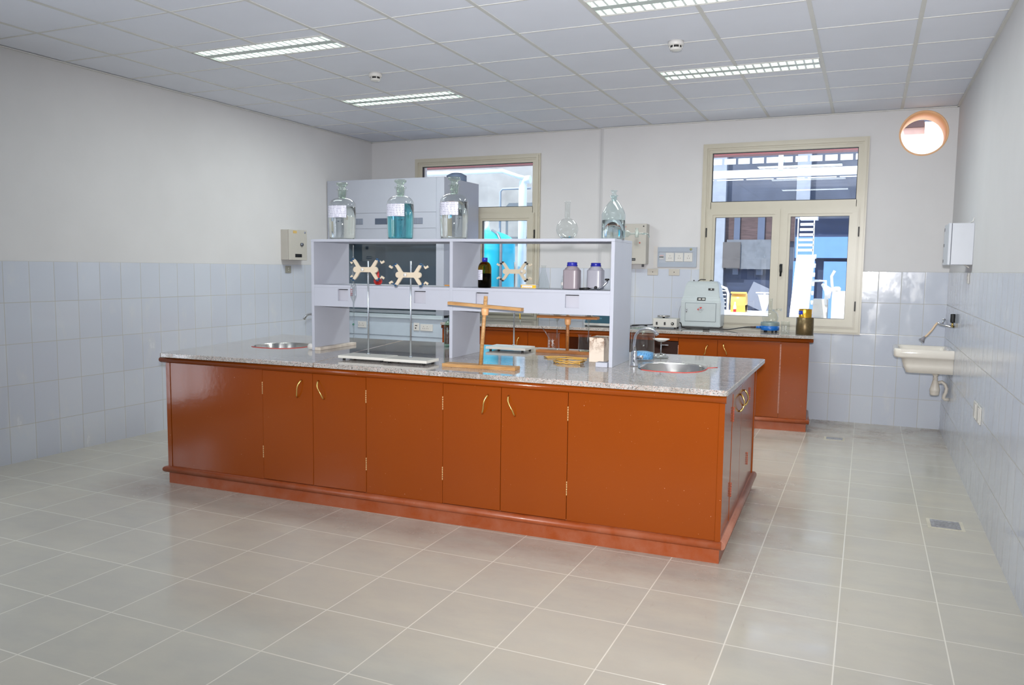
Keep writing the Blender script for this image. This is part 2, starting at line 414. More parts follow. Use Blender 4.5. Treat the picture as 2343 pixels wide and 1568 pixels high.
for a, b in ((0, 1),):
    n = 64; pr = [(ro, -.004), (ri, -.004), (ri, .42), (ro, .42)]
    rings = [[sl.bm.verts.new((HOLE[0] + r * math.cos(2 * PI * i / n), y, HOLE[1] + r * math.sin(2 * PI * i / n))) for i in range(n)] for r, y in pr]
    for k in range(4):
        for i in range(n):
            f = sl.bm.faces.new((rings[k][i], rings[k][(i + 1) % n], rings[(k + 1) % 4][(i + 1) % n], rings[(k + 1) % 4][i])); f.smooth = True
sl.build('pipe_hole_sleeve', mat('sleeve', (236, 186, 140), .6, var=.05), wb, label='peach coloured sleeve lining the round pipe hole')

wl = struct(MB().prism(rect(YF - .2, .3, -.02, H + .1), WX - .2, WX, [rect(-6.74, -5.96, .0, 2.1), rect(-9.35, -7.45, 1.08, 2.36)], 'x').build('wall_left', M_WALL))
MB().prism(rect(YF, YJ, -.01, 1.4954), WX - .001, WX + .006, [rect(-6.74, -5.96, .0, 1.49), rect(-9.35, -7.45, 1.08, 1.49)], 'x').build('tile_wainscot', M_TL, wl)
d1 = bpy.data.objects.new('door_1', None); COL.objects.link(d1); d1.location = (WX - .05, -6.74, 0); struct(d1, 'glazed white door in the left wall beside the camera')
q = MB(); q.box(0, .04, 0, .78, 0, .22); q.box(0, .04, 0, .07, .22, 2.1); q.box(0, .04, .71, .78, .22, 2.1); q.box(0, .04, .07, .71, 2.02, 2.1); q.box(0, .04, .07, .71, 1.0, 1.07); q.box(0, .04, .37, .41, .22, 2.02)
q.build('door_frame', M_FRAME, d1)
w3 = bpy.data.objects.new('window_3', None); COL.objects.link(w3); w3.location = (WX - .05, -9.35, 1.08); struct(w3, 'cream framed window in the left wall beside the camera')  # out of view, added to let in more ambient light
q = MB(); q.box(0, .04, 0, 1.9, 0, .06); q.box(0, .04, 0, 1.9, 1.22, 1.28)
for y_ in (0, .92, 1.84): q.box(0, .04, y_, y_ + .06, .06, 1.22)
q.build('window_frame', M_FRAME, w3)
wr = struct(MB().box(0, .2, YF - .2, .3, 0, H + .1).build('wall_right', M_WALL))
MB().box(-.006, .001, YF, 0, 0, 1.4954).build('tile_wainscot', M_TR, wr)
wf = struct(MB().box(WX - .2, .2, YF - .2, YF, 0, H + .1).build('wall_front', M_WALL))
MB().box(WX, 0, YF - .001, YF + .006, 0, 1.4954).build('tile_wainscot', M_TB, wf)

# ------------------------------------------------------------------ windows
def window(idx, w, y, label):
    x0, x1 = w; z0, z1 = WZ
    root = bpy.data.objects.new('window_%d' % idx, None); COL.objects.link(root); root.location = (x0, y, z0); struct(root, label)
    WW, HH = x1 - x0, z1 - z0
    def ring(mb, a, b, c, d, wd, y0, y1):       # frame of width wd around a..b, c..d
        mb.box(a, b, y0, y1, c, c + wd); mb.box(a, b, y0, y1, d - wd, d); mb.box(a, a + wd, y0, y1, c + wd, d - wd); mb.box(b - wd, b, y0, y1, c + wd, d - wd)
    m = MB(); ring(m, 0, WW, 0, HH, .022, -.022, .01); ring(m, .018, WW - .018, .018, HH - .018, .028, -.034, .01); ring(m, .042, WW - .042, .042, HH - .042, .022, -.02, .01)
    m.build('architrave', M_FRAME, root)
    f = MB(); ring(f, .05, WW - .05, .05, HH - .05, .045, -.012, .05); f.box(.09, WW - .09, -.012, .05, HH - .625 - .05, HH - .625 + .03)
    f.build('window_frame', M_FRAME, root)
    zt = HH - .625
    pn = MB(); pn.box(.094, WW - .094, .03, .034, zt + .028, HH - .094); pn.build('pane', M_PANE, root)
    gk = MB(); ring(gk, .094, WW - .094, zt + .03, HH - .094, .007, .0, .03); gk.build('gasket', M_BLACK, root)
    mid = WW / 2 + .012
    for a, b, side in ((.06, mid, 0), (mid, WW - .06, 1)):
        s_ = MB(); ring(s_, a, b, .06, zt - .04, .088, -.03, .03); ring(s_, a + .012, b - .012, .072, zt - .052, .05, -.038, -.028)
        sa = s_.build('sash', M_FRAME, root)
        p = MB(); p.box(a + .085, b - .085, .0, .004, .145, zt - .125); p.build('pane', M_PANE, sa)
        k = MB(); ring(k, a + .084, b - .084, .144, zt - .124, .007, -.024, .0); k.build('gasket', M_BLACK, sa)
        hx = a - .006 if side == 0 else b - .004
        for hz in (.23, zt - .33):
            MB().box(hx, hx + .012, -.042, -.02, hz, hz + .095, .003).build('hinge', M_BLACK, sa)
        if side == 1:
            hm = MB(); hm.box(a + .002, a + .03, -.046, -.036, .60, .685, .004); hm.tube([(a + .016, -.046, .66), (a + .016, -.075, .66)], .01)
            hm.tube([(a + .016, -.075, .672), (a + .02, -.08, .63), (a + .018, -.078, .56)], .011, rs=[.014, .013, .009])
            hm.build('handle', M_BLACK, sa)
    return root
window(2, W2, 0, 'cream framed window right of the power sockets, the yard machinery behind it')
window(1, W1, YJ, 'cream framed window half hidden behind the fume cupboard, turquoise tank outside')

# ------------------------------------------------------------------ ceiling fixtures and detectors
M_TUBE = mat('fluorescent_tube', (240, 255, 248), .4, emit=(232, 255, 246), es=14)
M_LOUV = mat('louvre', (240, 248, 244), .3, 0)
def fixture(x, y, label):
    t = thing('ceiling_light', label, 'ceiling light', (x, y, H), 0, 'recessed fluorescent ceiling fixtures')
    h = MB(); h.box(-.585, .585, -.14, .14, .085, .095)
    h.box(-.585, .585, -.14, -.135, -.004, .09); h.box(-.585, .585, .135, .14, -.004, .09); h.box(-.585, -.58, -.135, .135, -.004, .09); h.box(.58, .585, -.135, .135, -.004, .09)
    h.build('housing', M_PLAST, t)
    MB().box(-.58, .58, -.03, .03, -.003, .04).build('centre_strip', mat('fixture_strip', (190, 200, 196), .4), t)
    for s_ in (-1, 1):
        yc = s_ * .0825
        MB().cyl(yc, .045, -.56, .56, .013, 12, 'x').build('tube', M_TUBE, t)
        L = MB()
        for i in range(19):
            xx = -.54 + .06 * i
            L.prism([(xx - .001, .028), (xx + .001, .028), (xx + .007, -.002), (xx - .007, -.002)], yc - .05, yc + .05, (), 'y')
        L.prism([(yc - .052, -.002), (yc - .048, -.002), (yc - .03, .06), (yc - .034, .06)], -.58, .58, (), 'x')
        L.prism([(yc + .052, -.002), (yc + .048, -.002), (yc + .03, .06), (yc + .034, .06)], -.58, .58, (), 'x')
        L.build('louvre', M_LOUV, t)
for (x, y), lb in zip(LIT, ['lit twin tube ceiling fixture over the fume cupboard, further of the left pair', 'lit twin tube ceiling fixture nearer on the left, largest in full view',
                            'lit twin tube ceiling fixture in front of the right window', 'lit twin tube ceiling fixture cut off by the top edge of the photo']):
    fixture(x, y, lb)
for x, y, lb in ((-4.373, -2.989, 'round white smoke detector on the ceiling between the two left light fixtures'), (-1.956, -3.018, 'round white smoke detector on the ceiling above the right light fixture')):
    t = thing('smoke_detector', lb, 'smoke detector', (x, y, H), 0, 'ceiling smoke detectors')
    MB().lathe([(0, 0), (.052, 0), (.054, -.02), (.05, -.03), (.0, -.03)], n=28).build('base', M_PLAST, t)
    hd = MB().lathe([(0, -.03), (.036, -.03), (.036, -.045), (.0, -.045)], n=24).build('chamber', M_BLACK, t)
    hb = MB().lathe([(0, -.045), (.041, -.045), (.038, -.058), (0, -.058)], n=28)
    for i in range(6):
        a = i * PI / 3 + .3; hb.tube([(.04 * math.cos(a), .04 * math.sin(a), -.028), (.04 * math.cos(a), .04 * math.sin(a), -.048)], .004, 6)
    hb.build('cap', M_PLAST, t)

# ------------------------------------------------------------------ brass pull handle
def pull(parent, p0, p1, out, name='handle'):
    """bowed wavy pull from p0 (top) to p1 (bottom) standing off along out"""
    p0, p1, out = Vector(p0), Vector(p1), Vector(out); n = 14; pts = []; rs = []
    sd = (p1 - p0).cross(out).normalized()
    for i in range(n + 1):
        t_ = i / n; o = math.sin(PI * t_) ** .6
        pts.append(p0.lerp(p1, t_) + out * (.026 * o) + sd * (.004 * math.sin(2 * PI * t_)))
        rs.append(.0034 + .0024 * abs(math.cos(PI * t_)) ** 2)
    return MB().tube(pts, .005, 10, rs=rs).build(name, M_BRASS, parent)
def halfround(mb, path, z0, z1, r, closed=False):
    """quarter/half round moulding following a plan path, bulging to the left of travel"""
    n = 7; rings = []
    P = [Vector(p) for p in path]
    for i, p in enumerate(P):
        if i == 0: t = P[1] - P[0]; k = 1
        elif i == len(P) - 1: t = P[-1] - P[-2]; k = 1
        else:
            a = (P[i] - P[i - 1]).normalized(); b = (P[i + 1] - P[i]).normalized(); t = a + b; k = 1 / max(.3, (t.normalized()).dot(a))
        t = t.normalized(); nn = Vector((-t.y, t.x)) * -1 * k
        ring = []
        for j in range(n + 1):
            a = -PI / 2 + PI * j / n
            ring.append(mb.bm.verts.new((p.x + nn.x * (r * max(0, math.cos(a)) ** .7), p.y + nn.y * (r * max(0, math.cos(a)) ** .7), (z0 + z1) / 2 + (z1 - z0) / 2 * math.sin(a))))
        ring.append(mb.bm.verts.new((p.x - nn.x * .01, p.y - nn.y * .01, z1))); ring.append(mb.bm.verts.new((p.x - nn.x * .01, p.y - nn.y * .01, z0)))
        rings.append(ring)
    for a, b in zip(rings, rings[1:]):
        m_ = len(a)
        for j in range(m_):
            f = mb.bm.faces.new((a[j], a[(j + 1) % m_], b[(j + 1) % m_], b[j])); f.smooth = j < n
    mb.bm.faces.new(rings[0]); mb.bm.faces.new(rings[-1][::-1]); return mb

M_HINGE = mat('worn_hinge', (206, 172, 120), .45, .4, var=.5, scale=260)
M_HINGE2 = mat('painted_hinge', (176, 76, 44), .4, .2, var=.4, scale=200)
def hinge(parent, p, ax, m=M_HINGE, h=.08):
    x, y, z = p; mb = MB(); r = .003
    if m is not M_HINGE2: y += .0012
    for i in range(6): mb.lathe([(r, z + h * i / 6 + .001), (r, z + h * (i + 1) / 6 - .001)], (x, y, 0), 8)
    return mb.build('hinge', m, parent)

# ------------------------------------------------------------------ island cabinet
ISL = Matrix.Translation((-1.32, -4.50, 0)) @ Matrix.Rotation(.024, 4, 'Z')
isl = thing('island_cabinet', 'long orange brown gloss painted laboratory island bench base in mid room', 'cabinet', (-1.32, -4.50, 0), .024)
XL, YB = -3.67, 1.54
b = MB(); b.box(XL + .01, -.02, .02, .04, .06, .865); b.box(XL + .01, -.02, YB - .03, YB - .01, .06, .865); b.box(XL, XL + .03, .02, YB - .02, .06, .865); b.box(-.04, -.02, .02, YB - .02, .06, .865)
b.box(XL + .02, -.04, .03, YB - .03, .06, .08)
b.build('carcass', mat('seam_filler', (200, 140, 122), .7), isl)
MB().box(XL + .0, 0.0, .0, YB, 0, .078).build('plinth', M_CAB2, isl)
for a_, b_, c_, d_ in ((-.024, .004, -.002, .026), (XL - .004, XL + .03, -.002, .03), (-.024, .004, YB - .03, YB)): MB().box(a_, b_, c_, d_, .1, .84).build('corner_post', M_CAB, isl)
m = halfround(MB(), [(XL - .02, 1.0), (XL - .02, -.0), (.012, -.0)], .825, .866, .024); m.build('top_moulding', M_CAB, isl)
m = halfround(MB(), [(XL - .01, 1.0), (XL - .01, -.0), (.010, -.0)], .074, .116, .026); m.build('base_moulding', M_CAB2, isl)
halfround(MB(), [(.004, .0), (.004, YB + .02)], .072, .118, .026).build('base_moulding', cabinet_paint('dust_covered_moulding', (150, 96, 76), (142, 90, 72), .8, .4), isl, label='dust covered half round moulding')
MB().box(-.02, .0, .026, YB - .03, .827, .866).build('top_rail', M_CAB, isl)
FX = [(-3.64, -2.87, 0), (-2.87, -2.484, 1), (-2.484, -2.098, 2), (-2.098, -1.58, 0), (-1.58, -1.214, 1), (-1.214, -.821, 2), (-.821, -.024, 0)]
for x0, x1, k in FX:
    if k == 0: MB().box(x0 + .001, x1 - .001, .002, .02, .116, .826, .0012, 1).build('fixed_panel', M_CAB, isl)
    else:
        d = MB().box(x0 + .0015, x1 - .0015, .0, .02, .119, .824, .0018, 1).build('door', M_CAB, isl)
        if k == 1:
            pull(d, (x1 - .078, -.001, .778), (x1 - .114, -.001, .668), (0, -1, 0)); hx = x0
        else:
            pull(d, (x0 + .046, -.001, .782), (x0 + .085, -.001, .67), (0, -1, 0)); hx = x1
        for hz in (.255, .668): hinge(d, (hx, .0, hz), 'x')
# right hand end of the island: two doors between fixed strips
SY = [(.026, .35, 0), (.35, .755, 1), (.755, 1.16, 2), (1.16, YB - .03, 0)]
for y0, y1, k in SY:
    if k == 0: MB().box(-.02, -.002, y0 + .001, y1 - .001, .116, .826, .0012, 1).build('fixed_panel', M_CAB, isl)
    else:
        d = MB().box(-.02, .0, y0 + .002, y1 - .003, .119, .824, .0018, 1).build('door', M_CAB, isl)
        yy = y1 - .10 if k == 1 else y0 + .08
        pull(d, (.001, yy, .782), (.001, yy + (-.02 if k == 1 else .02), .682), (1, 0, 0))
        for hz in (.255, .672): hinge(d, (.004, y0 + .006 if k == 1 else y1 - .006, hz), 'y', M_HINGE2, .082)

# worktops (two slabs meeting at a filled joint), with sink cut-outs; local frame of the island
TZ0, TZ1 = .866, .895
inv = ISL.inverted()
def L2(x, y):
    v = inv @ Vector((x, y, 0)); return (v.x, v.y)
def wl_(x, y):
    v = ISL @ Vector((x, y, 0)); return (v.x, v.y)
SR = (-1.758, -3.722); SLK = (-4.625, -3.835)
c = L2(*SR); slR = oval(c[0], c[1], .195, .225, 44, 2.5)
c = L2(*SLK); slL = oval(c[0], c[1], .20, .20, 44, 2.5)
seamF, seamB = L2(-3.775, -4.587), L2(-4.105, -3.01)
FR, FL, BR, BL = (.018, -.034), L2(-5.0, -4.64), (.055, 1.57), L2(-5.28, -3.06)
def chamf(p, q, r, d=.02):
    p, q, r = Vector(p), Vector(q), Vector(r)
    return [tuple(q + (p - q).normalized() * d), tuple(q + ((p - q).normalized() + (r - q).normalized()) * d * .3), tuple(q + (r - q).normalized() * d)]
g2 = .0035
A = [(seamF[0] + g2, seamF[1])] + chamf(seamF, FR, BR) + chamf(FR, BR, seamB) + [(seamB[0] + g2, seamB[1])]
def slab(poly, hole, label, wp, cat='worktop'):
    o = MB().prism(poly, TZ0, TZ1, [hole], 'z', .004).build('granite_worktop', M_GRAN)
    o.location = (-1.32, -4.50, 0); o.rotation_euler = (0, 0, .024); return tag(o, label, cat, 'granite slabs of the island')
slab(A, slR, 'long granite slab on the island right of the joint, with the right sink', None)
Bp = [(seamB[0] - g2, seamB[1])] + [BL] + chamf(BL, FL, seamF) + [(seamF[0] - g2, seamF[1])]
ws = slab(Bp, slL, 'shorter granite slab at the left end of the island, left of the joint', None)
g3 = g2 - .0006
j = MB().prism([(seamF[0] - g3, seamF[1] + .006), (seamF[0] + g3, seamF[1] + .006), (seamB[0] + g3, seamB[1] - .006), (seamB[0] - g3, seamB[1] - .006)], TZ0 + .002, TZ1 - .002)
j.build('joint_filler', mat('joint_filler', (150, 118, 84), .7, var=.3, scale=40), ws)

M_BOWL = mat('sink_steel', (198, 196, 192), .2, 1)
def sink(wx, wy, rx, ry, label, redmark):
    t = thing('sink', label, 'sink', (wx, wy, TZ1), .024, 'steel sinks of the island')
    m = MB(); n = 44; prof = [(1.035, .0035), (1.0, .003), (.975, -.004), (.94, -.09), (.82, -.15), (.4, -.165), (.12, -.17)]
    rings = []
    for s_, z in prof: rings.append([m.bm.verts.new((x, y, z)) for x, y in oval(0, 0, rx * s_ * .99, ry * s_ * .99, n, 2.5)])
    for a, bb in zip(rings, rings[1:]):
        for i in range(n):
            f = m.bm.faces.new((a[i], a[(i + 1) % n], bb[(i + 1) % n], bb[i])); f.smooth = True
    m.bm.faces.new(rings[-1])
    o = m.build('bowl', M_BOWL, t)
    MB().lathe([(0, .003), (.032, .003), (.034, 0), (0, 0)], (0, 0, -.17), 20).build('drain', M_CHROME, t)
    if redmark:
        pts = [(x, y, .0015) for x, y in oval(0, 0, rx * 1.05, ry * 1.05, 60, 2.6)]
        q = MB(); q.tube(pts[38:60] + pts[0:4], .0022, 6); q.tube([pts[2], (pts[2][0] + .05, pts[2][1] + .06, .0015)], .002, 6)
        q.build('red_sealant_line', mat('red_marker', (196, 74, 66), .6), t)
    return t
sink(SR[0], SR[1], .195, .225, 'oval stainless sink at the right end of the island, red line around it', True)
sink(SLK[0], SLK[1], .20, .20, 'oval stainless sink at the left end of the island', True)

# ------------------------------------------------------------------ wall bench
RB = .075
BO = Vector((-1.156, -.735, 0))
bch = thing('bench_cabinet', 'orange brown painted cabinet bench along the back wall', 'cabinet', tuple(BO), RB)
cs, sn = math.cos(RB), math.sin(RB)
def bl(x, y=-.74):  # world x on the bench front -> local x
    return (x - BO.x) / cs
BXL = -3.70
DZ = .58
k0, k1 = bl(-3.47), bl(-2.345)
M_CAB3 = M_CAB
for x0, x1 in ((BXL, k0), (k1, 0)):
    b = MB()
    b.box(x0 + .004, x0 + .022, .02, DZ, .06, .868); b.box(x1 - .022, x1 - .004, .02, DZ, .06, .868); b.box(x0 + .01, x1 - .01, DZ - .02, DZ, .06, .868); b.box(x0 + .01, x1 - .01, .03, DZ - .02, .06, .08); b.box(x0 + .01, x1 - .01, .022, .032, .08, .868)
    b.build('carcass', M_CAB, bch)
MB().box(k0, k1, DZ - .03, DZ - .01, .02, .86).build('kneehole_back', M_KNEE_SHADE, bch)
for a_, b_ in ((BXL, k0), (k1, 0)): MB().box(a_, b_, .0, DZ, 0, .078).build('plinth', M_CAB2, bch)
halfround(MB(), [(BXL, -.0), (.01, -.0), (.01, DZ)], .832, .872, .024).build('top_moulding', M_CAB, bch)
halfround(MB(), [(k1, -.0), (.004, -.0), (.004, DZ)], .074, .116, .024).build('base_moulding', M_CAB2, bch)
halfround(MB(), [(BXL, -.0), (k0, -.0)], .074, .116, .024).build('base_moulding', M_CAB2, bch)
MB().box(k0, k1, .002, .02, .80, .834).build('kneehole_rail', M_CAB, bch)
MB().box(-.02, 0, .022, DZ, .116, .83).build('end_panel', M_CAB, bch)
segs = [(k1, bl(-1.975), 1), (bl(-1.975), bl(-1.405), 2), (bl(-1.405), 0.0, 0), (bl(-3.88), k0, 0), (bl(-4.38), bl(-3.88), 1), (BXL, bl(-4.38), 0)]
for x0, x1, k in segs:
    if k == 0: MB().box(x0 + .001, x1 - .001, .002, .02, .116, .83, .0012, 1).build('fixed_panel', M_CAB, bch)
    else:
        d = MB().box(x0 + .002, x1 - .002, .0, .02, .119, .828, .0018, 1).build('door', M_CAB, bch)
        if k == 1: pull(d, (x1 - .09, -.001, .775), (x1 - .125, -.001, .675), (0, -1, 0)); hx = x0
        else: pull(d, (x0 + .055, -.001, .79), (x0 + .088, -.001, .685), (0, -1, 0)); hx = x1
        for hz in (.255, .67): hinge(d, (hx, 0, hz), 'x', mat('pale_worn_hinge', (190, 150, 130), .6, .1, var=.5, scale=200), .09)
MB().box(bl(-1.405) - .006, bl(-1.405) + .006, -.0012, .01, .16, .81).build('worn_strip', mat('worn_paint', (150, 100, 80), .6, var=.4, scale=60), bch)
BT0, BT1 = .872, .9
bt = MB().prism([(.035, -.045), (.035, .655), (BXL + .05, .86 + .0), (BXL - .0, .3), (BXL - .0, -.045)], BT0, BT1, (), 'z', .004).build('granite_bench_top', M_GRAN)
bt.location = BO; bt.rotation_euler = (0, 0, RB); tag(bt, 'grey granite top of the bench along the back wall', 'worktop')
# trim the slab to the walls
for v in bt.data.vertices:
    w = Matrix.Translation(BO) @ Matrix.Rotation(RB, 4, 'Z') @ v.co
    lim = -.012 if w.x > -3.50 else YJ - .012
    if w.y > lim:
        w.y = lim; v.co = (Matrix.Translation(BO) @ Matrix.Rotation(RB, 4, 'Z')).inverted() @ w
    if w.y > -1.0 and w.x < -4.86:
        w.x = -4.86; v.co = (Matrix.Translation(BO) @ Matrix.Rotation(RB, 4, 'Z')).inverted() @ w

# ------------------------------------------------------------------ white shelf unit on the island
Z = TZ1
sh = thing('shelf_unit', 'white two bay reagent shelf standing on the granite island', 'shelf', (-4.25, -3.985, Z), .036)
SW, SD, SH = 2.168, .44, .775
PT = .022
for x in (0, 1.073, SW - PT): MB().box(x, x + PT, 0, SD, 0 if x != 0 else .0, SH - .018, .001, 1).build('side_panel', M_SHELF, sh)
MB().box(0, SW, -.002, SD, SH - .018, SH, .0015, 1).build('top_board', M_SHELF, sh)
MZ = .462
for x0, x1 in ((PT, 1.073), (1.073 + PT, SW - PT)):
    MB().box(x0, x1, .0, SD, MZ - .018, MZ, .001, 1).build('middle_board', M_SHELF, sh)
cut = {0: [(.216, .298), (.81, .898)], 1: [(1.26, 1.348), (1.862, 1.951)]}
for k, (x0, x1) in enumerate(((PT, 1.073), (1.073 + PT, SW - PT))):
    f = MB().prism(rect(x0, x1, .312, MZ - .018), .003, .018, [rect(a, c_, .353, .434) for a, c_ in cut[k]], 'y')
    f.box(x0, x1, .018, SD - .003, .312, .33); f.box(x0, x1, SD - .02, SD - .003, .33, MZ - .018)
    fo = f.build('socket_fascia', M_SHELF, sh)
    for a, c_ in cut[k]:
        MB().box(a - .01, c_ + .01, .021, .026, .34, .4322).build('back_board', M_SHELFE, fo)
        MB().box(a, c_, .0185, .0205, .4275, .441).build('slot_gap', mat('slot_dark', (40, 40, 46), .7), fo)  # dark strip standing in for the shadow line under the cut-out's top edge
bt_ = MB().box(0, .045, 0, .46, 0, .021, .002, 1).build('timber_batten', mat('stained_white_batten', (206, 196, 184), .6, var=.22, scale=14))
bt_.location = (-4.22, -4.012, Z); bt_.rotation_euler = (0, 0, .10)
tag(bt_, 'white painted timber batten with brown stains, inside the left foot of the shelf', 'batten')
bt_.location = (-4.2265 + .0, -4.0, Z)
bt_.rotation_euler = (0, 0, .0); bt_.location = (-4.2262, -3.985, Z); bt_.rotation_euler = (0, 0, .036)
ft = MB().box(-.075, -.002, 0, .07, 0, .028, .002, 1).build('packing_block', M_SHELF); ft.location = (-2.108, -3.922, Z); ft.rotation_euler = (0, 0, .036)
tag(ft, 'small white block lying inside the right foot of the shelf', 'block')
Z1 = Z + SH + .0006        # shelf top
Z2 = Z + MZ + .0006        # middle board

# ------------------------------------------------------------------ bottles
def bottle_prof(R, h, sh0, neck, nh):   # outer profile, bottom to mouth
    p = [(0, .004), (R * .85, .0), (R * .93, .004), (R * .955, .02)]
    p += [(R, sh0 * .55), (R, sh0)]
    for i in range(1, 9):
        a = PI / 2 * i / 8; p.append((neck + (R - neck) * math.cos(a) ** 1.0, sh0 + (nh - sh0) * math.sin(a) ** 1.1))
    return p
M_LABEL = streaks('printed_label', (216, 216, 228), (120, 120, 150), 16, 90, .46, 60)
def reagent_bottle(x, y, R, h, col, label, fill, rz=0, face=-54):
    t = thing('reagent_bottle', label, 'bottle', (x, y, Z1), rz, 'stoppered reagent bottles on the shelf top')
    s = h / .41; sh0, nh = .245 * s, .30 * s; nk = .031
    p = bottle_prof(R, h, sh0, nk, nh) + [(nk * 1.0, nh + .005), (nk * 1.02, .345 * s), (nk * 1.32, .352 * s), (nk * 1.3, .362 * s), (nk * .98, .364 * s)]
    MB().lathe(p, n=48, close=False).build('glass_body', M_GLASS if col is M_WATER else M_GLASS, t)
    k = .975
    q = [(0, .009)] + [(max(0, r * k - .0015), max(z, .009)) for r, z in p[1:6] if z <= fill * .9] + [(R * k - .001, fill), (0, fill)]
    MB().lathe(q, n=48, close=False).build('liquid', col, t)
    st = [(0, .30 * s), (nk * .74, .302 * s), (nk * .92, .362 * s), (nk * .78, .372 * s), (nk * .74, .382 * s), (nk * 1.3, .395 * s), (nk * 1.38, .402 * s), (nk * 1.2, h), (0, h)]
    MB().lathe(st, n=32, close=False).build('stopper', glass('stopper_glass', (.84, .91, .84), .03, .13), t)
    # paper label wrapped on the front left
    a0, a1 = math.radians(face - 93), math.radians(face + 16); n = 18; z0, z1 = .158 * s, .243 * s
    m = MB(); va = []
    for i in range(n + 1):
        a = a0 + (a1 - a0) * i / n; va.append([m.bm.verts.new((r_ * math.cos(a), r_ * math.sin(a), zz)) for r_, zz in ((R + .001, z0), (R + .001, z1), (R + .0022, z1), (R + .0022, z0))])
    for a, b_ in zip(va, va[1:]):
        for jj in range(4): m.bm.faces.new((a[jj], a[(jj + 1) % 4], b_[(jj + 1) % 4], b_[jj]))
    m.bm.faces.new(va[0]); m.bm.faces.new(va[-1]); m.build('paper_label', M_LABEL, t)
    return t
reagent_bottle(-4.146, -3.76, .096, .405, M_WATER, 'large stoppered glass bottle of clear liquid, leftmost on the shelf top', .235, 0, -54)
reagent_bottle(-3.663, -3.76, .0925, .41, M_BLUEL, 'large stoppered glass bottle of bright blue liquid on the shelf top', .245, 0, -58)
reagent_bottle(-3.245, -3.76, .0945, .415, M_WATER, 'large stoppered glass bottle of clear liquid above the middle panel of the shelf', .25, 0, -62)
# round flask
t = thing('round_flask', 'empty round glass flask with a long neck on the shelf top', 'flask', (-2.448, -3.74, Z1))
p = [(0, .001), (.035, 0)]
for i in range(1, 13):
    a = -PI / 2 + .45 + (PI - .45 - .22) * i / 12; p.append((.069 * math.cos(a), .066 + .069 * math.sin(a)))
p += [(.016, .140), (.016, .225), (.02, .235), (.0195, .24), (.0165, .24)]
MB().lathe(p, n=40, close=False).build('glass_body', M_GLASS, t)
MB().lathe([(0, .004), (.034, .004), (.046, .018), (.0, .018)], n=32, close=False).build('liquid', M_WATER, t)
# aspirator bottle with stopcock
t = thing('aspirator_bottle', 'glass aspirator bottle with a side tap at the right end of the shelf top', 'bottle', (-2.152, -3.72, Z1))
R = .073; p = [(0, .002), (R * .95, 0), (R, .01), (R, .155)]
for i in range(1, 9):
    a = PI / 2 * i / 8; p.append((.019 + (R - .019) * (1 - math.sin(a)) ** .85, .155 + .085 * math.sin(a) ** .8 * 1.0))
p += [(.019, .262), (.026, .264), (.026, .270), (.018, .271)]
MB().lathe(p, n=40, close=False).build('glass_body', glass('pale_aqua_glass', (.90, .96, .96), 0, .05), t)
MB().lathe([(0, .005), (R * .95, .005), (R * .965, .012), (R * .965, .118), (0, .118)], n=40, close=False).build('liquid', M_WATER, t)
MB().lathe([(0, .235), (.013, .237), (.017, .272), (.013, .278), (.013, .29), (.021, .296), (.021, .301), (0, .302)], n=24, close=False).build('stopper', glass('pale_aqua_glass'), t)
q = MB(); q.lathe([(0, .055), (.02, .058), (.02, .095), (.013, .10), (.0065, .115), (.006, .165), (.005, .20), (.0, .20)], (0, 0, .035), 18, 'x')
q.build('side_tubulature', glass('pale_aqua_glass'), t)
MB().lathe([(0, -.024), (.011, -.022), (.012, .016), (.007, .02), (.007, .03), (.012, .034), (.0, .035)], (.15, 0, .035), 16).build('stopcock', M_FROST, t)
q = MB(); q.tube([(.185, 0, .035), (.21, 0, .035), (.222, 0, .03), (.228, 0, .012)], .005, 10); q.build('spout', glass('pale_aqua_glass'), t)
# amber bottle
t = thing('amber_bottle', 'brown amber glass bottle with a blue cap on the middle board', 'bottle', (-2.995, -3.80, Z2))
R = .0445; p = [(0, .002), (R * .94, 0), (R, .008), (R, .12)]
for i in range(1, 8):
    a = PI / 2 * i / 7; p.append((.015 + (R - .015) * math.cos(a), .12 + .048 * math.sin(a)))
p += [(.015, .178), (0, .178)]
MB().lathe(p, n=36, close=False).build('glass_body', liquid('amber_glass', (.20, .12, .005), 1.2, .02), t)
MB().lathe([(0, .004), (R * .93, .004), (R * .93, .093), (0, .093)], n=32, close=False).build('liquid', mat('black_liquid', (8, 12, 6), .1), t)
MB().lathe([(0, .168), (.0185, .168), (.0185, .193), (.017, .195), (0, .195)], n=24).build('cap', M_BLUECAP, t)
m = MB(); va = []
for i in range(9):
    a = math.radians(-155 + 72 * i / 8); va.append([m.bm.verts.new((r_ * math.cos(a), r_ * math.sin(a), zz)) for r_, zz in ((R + .0006, .05), (R + .0006, .115), (R + .0016, .115), (R + .0016, .05))])
for a, b_ in zip(va, va[1:]):
    for jj in range(4): m.bm.faces.new((a[jj], a[(jj + 1) % 4], b_[(jj + 1) % 4], b_[jj]))
m.build('paper_label', M_LABEL, t)
# conical flask
t = thing('conical_flask', 'small conical glass flask on the middle board left of the plastic jars', 'flask', (-2.596, -3.76, Z2))
MB().lathe([(0, .002), (.038, 0), (.042, .004), (.041, .014), (.014, .118), (.0135, .142), (.017, .146), (.0165, .149)], n=32, close=False).build('glass_body', M_GLASS, t)
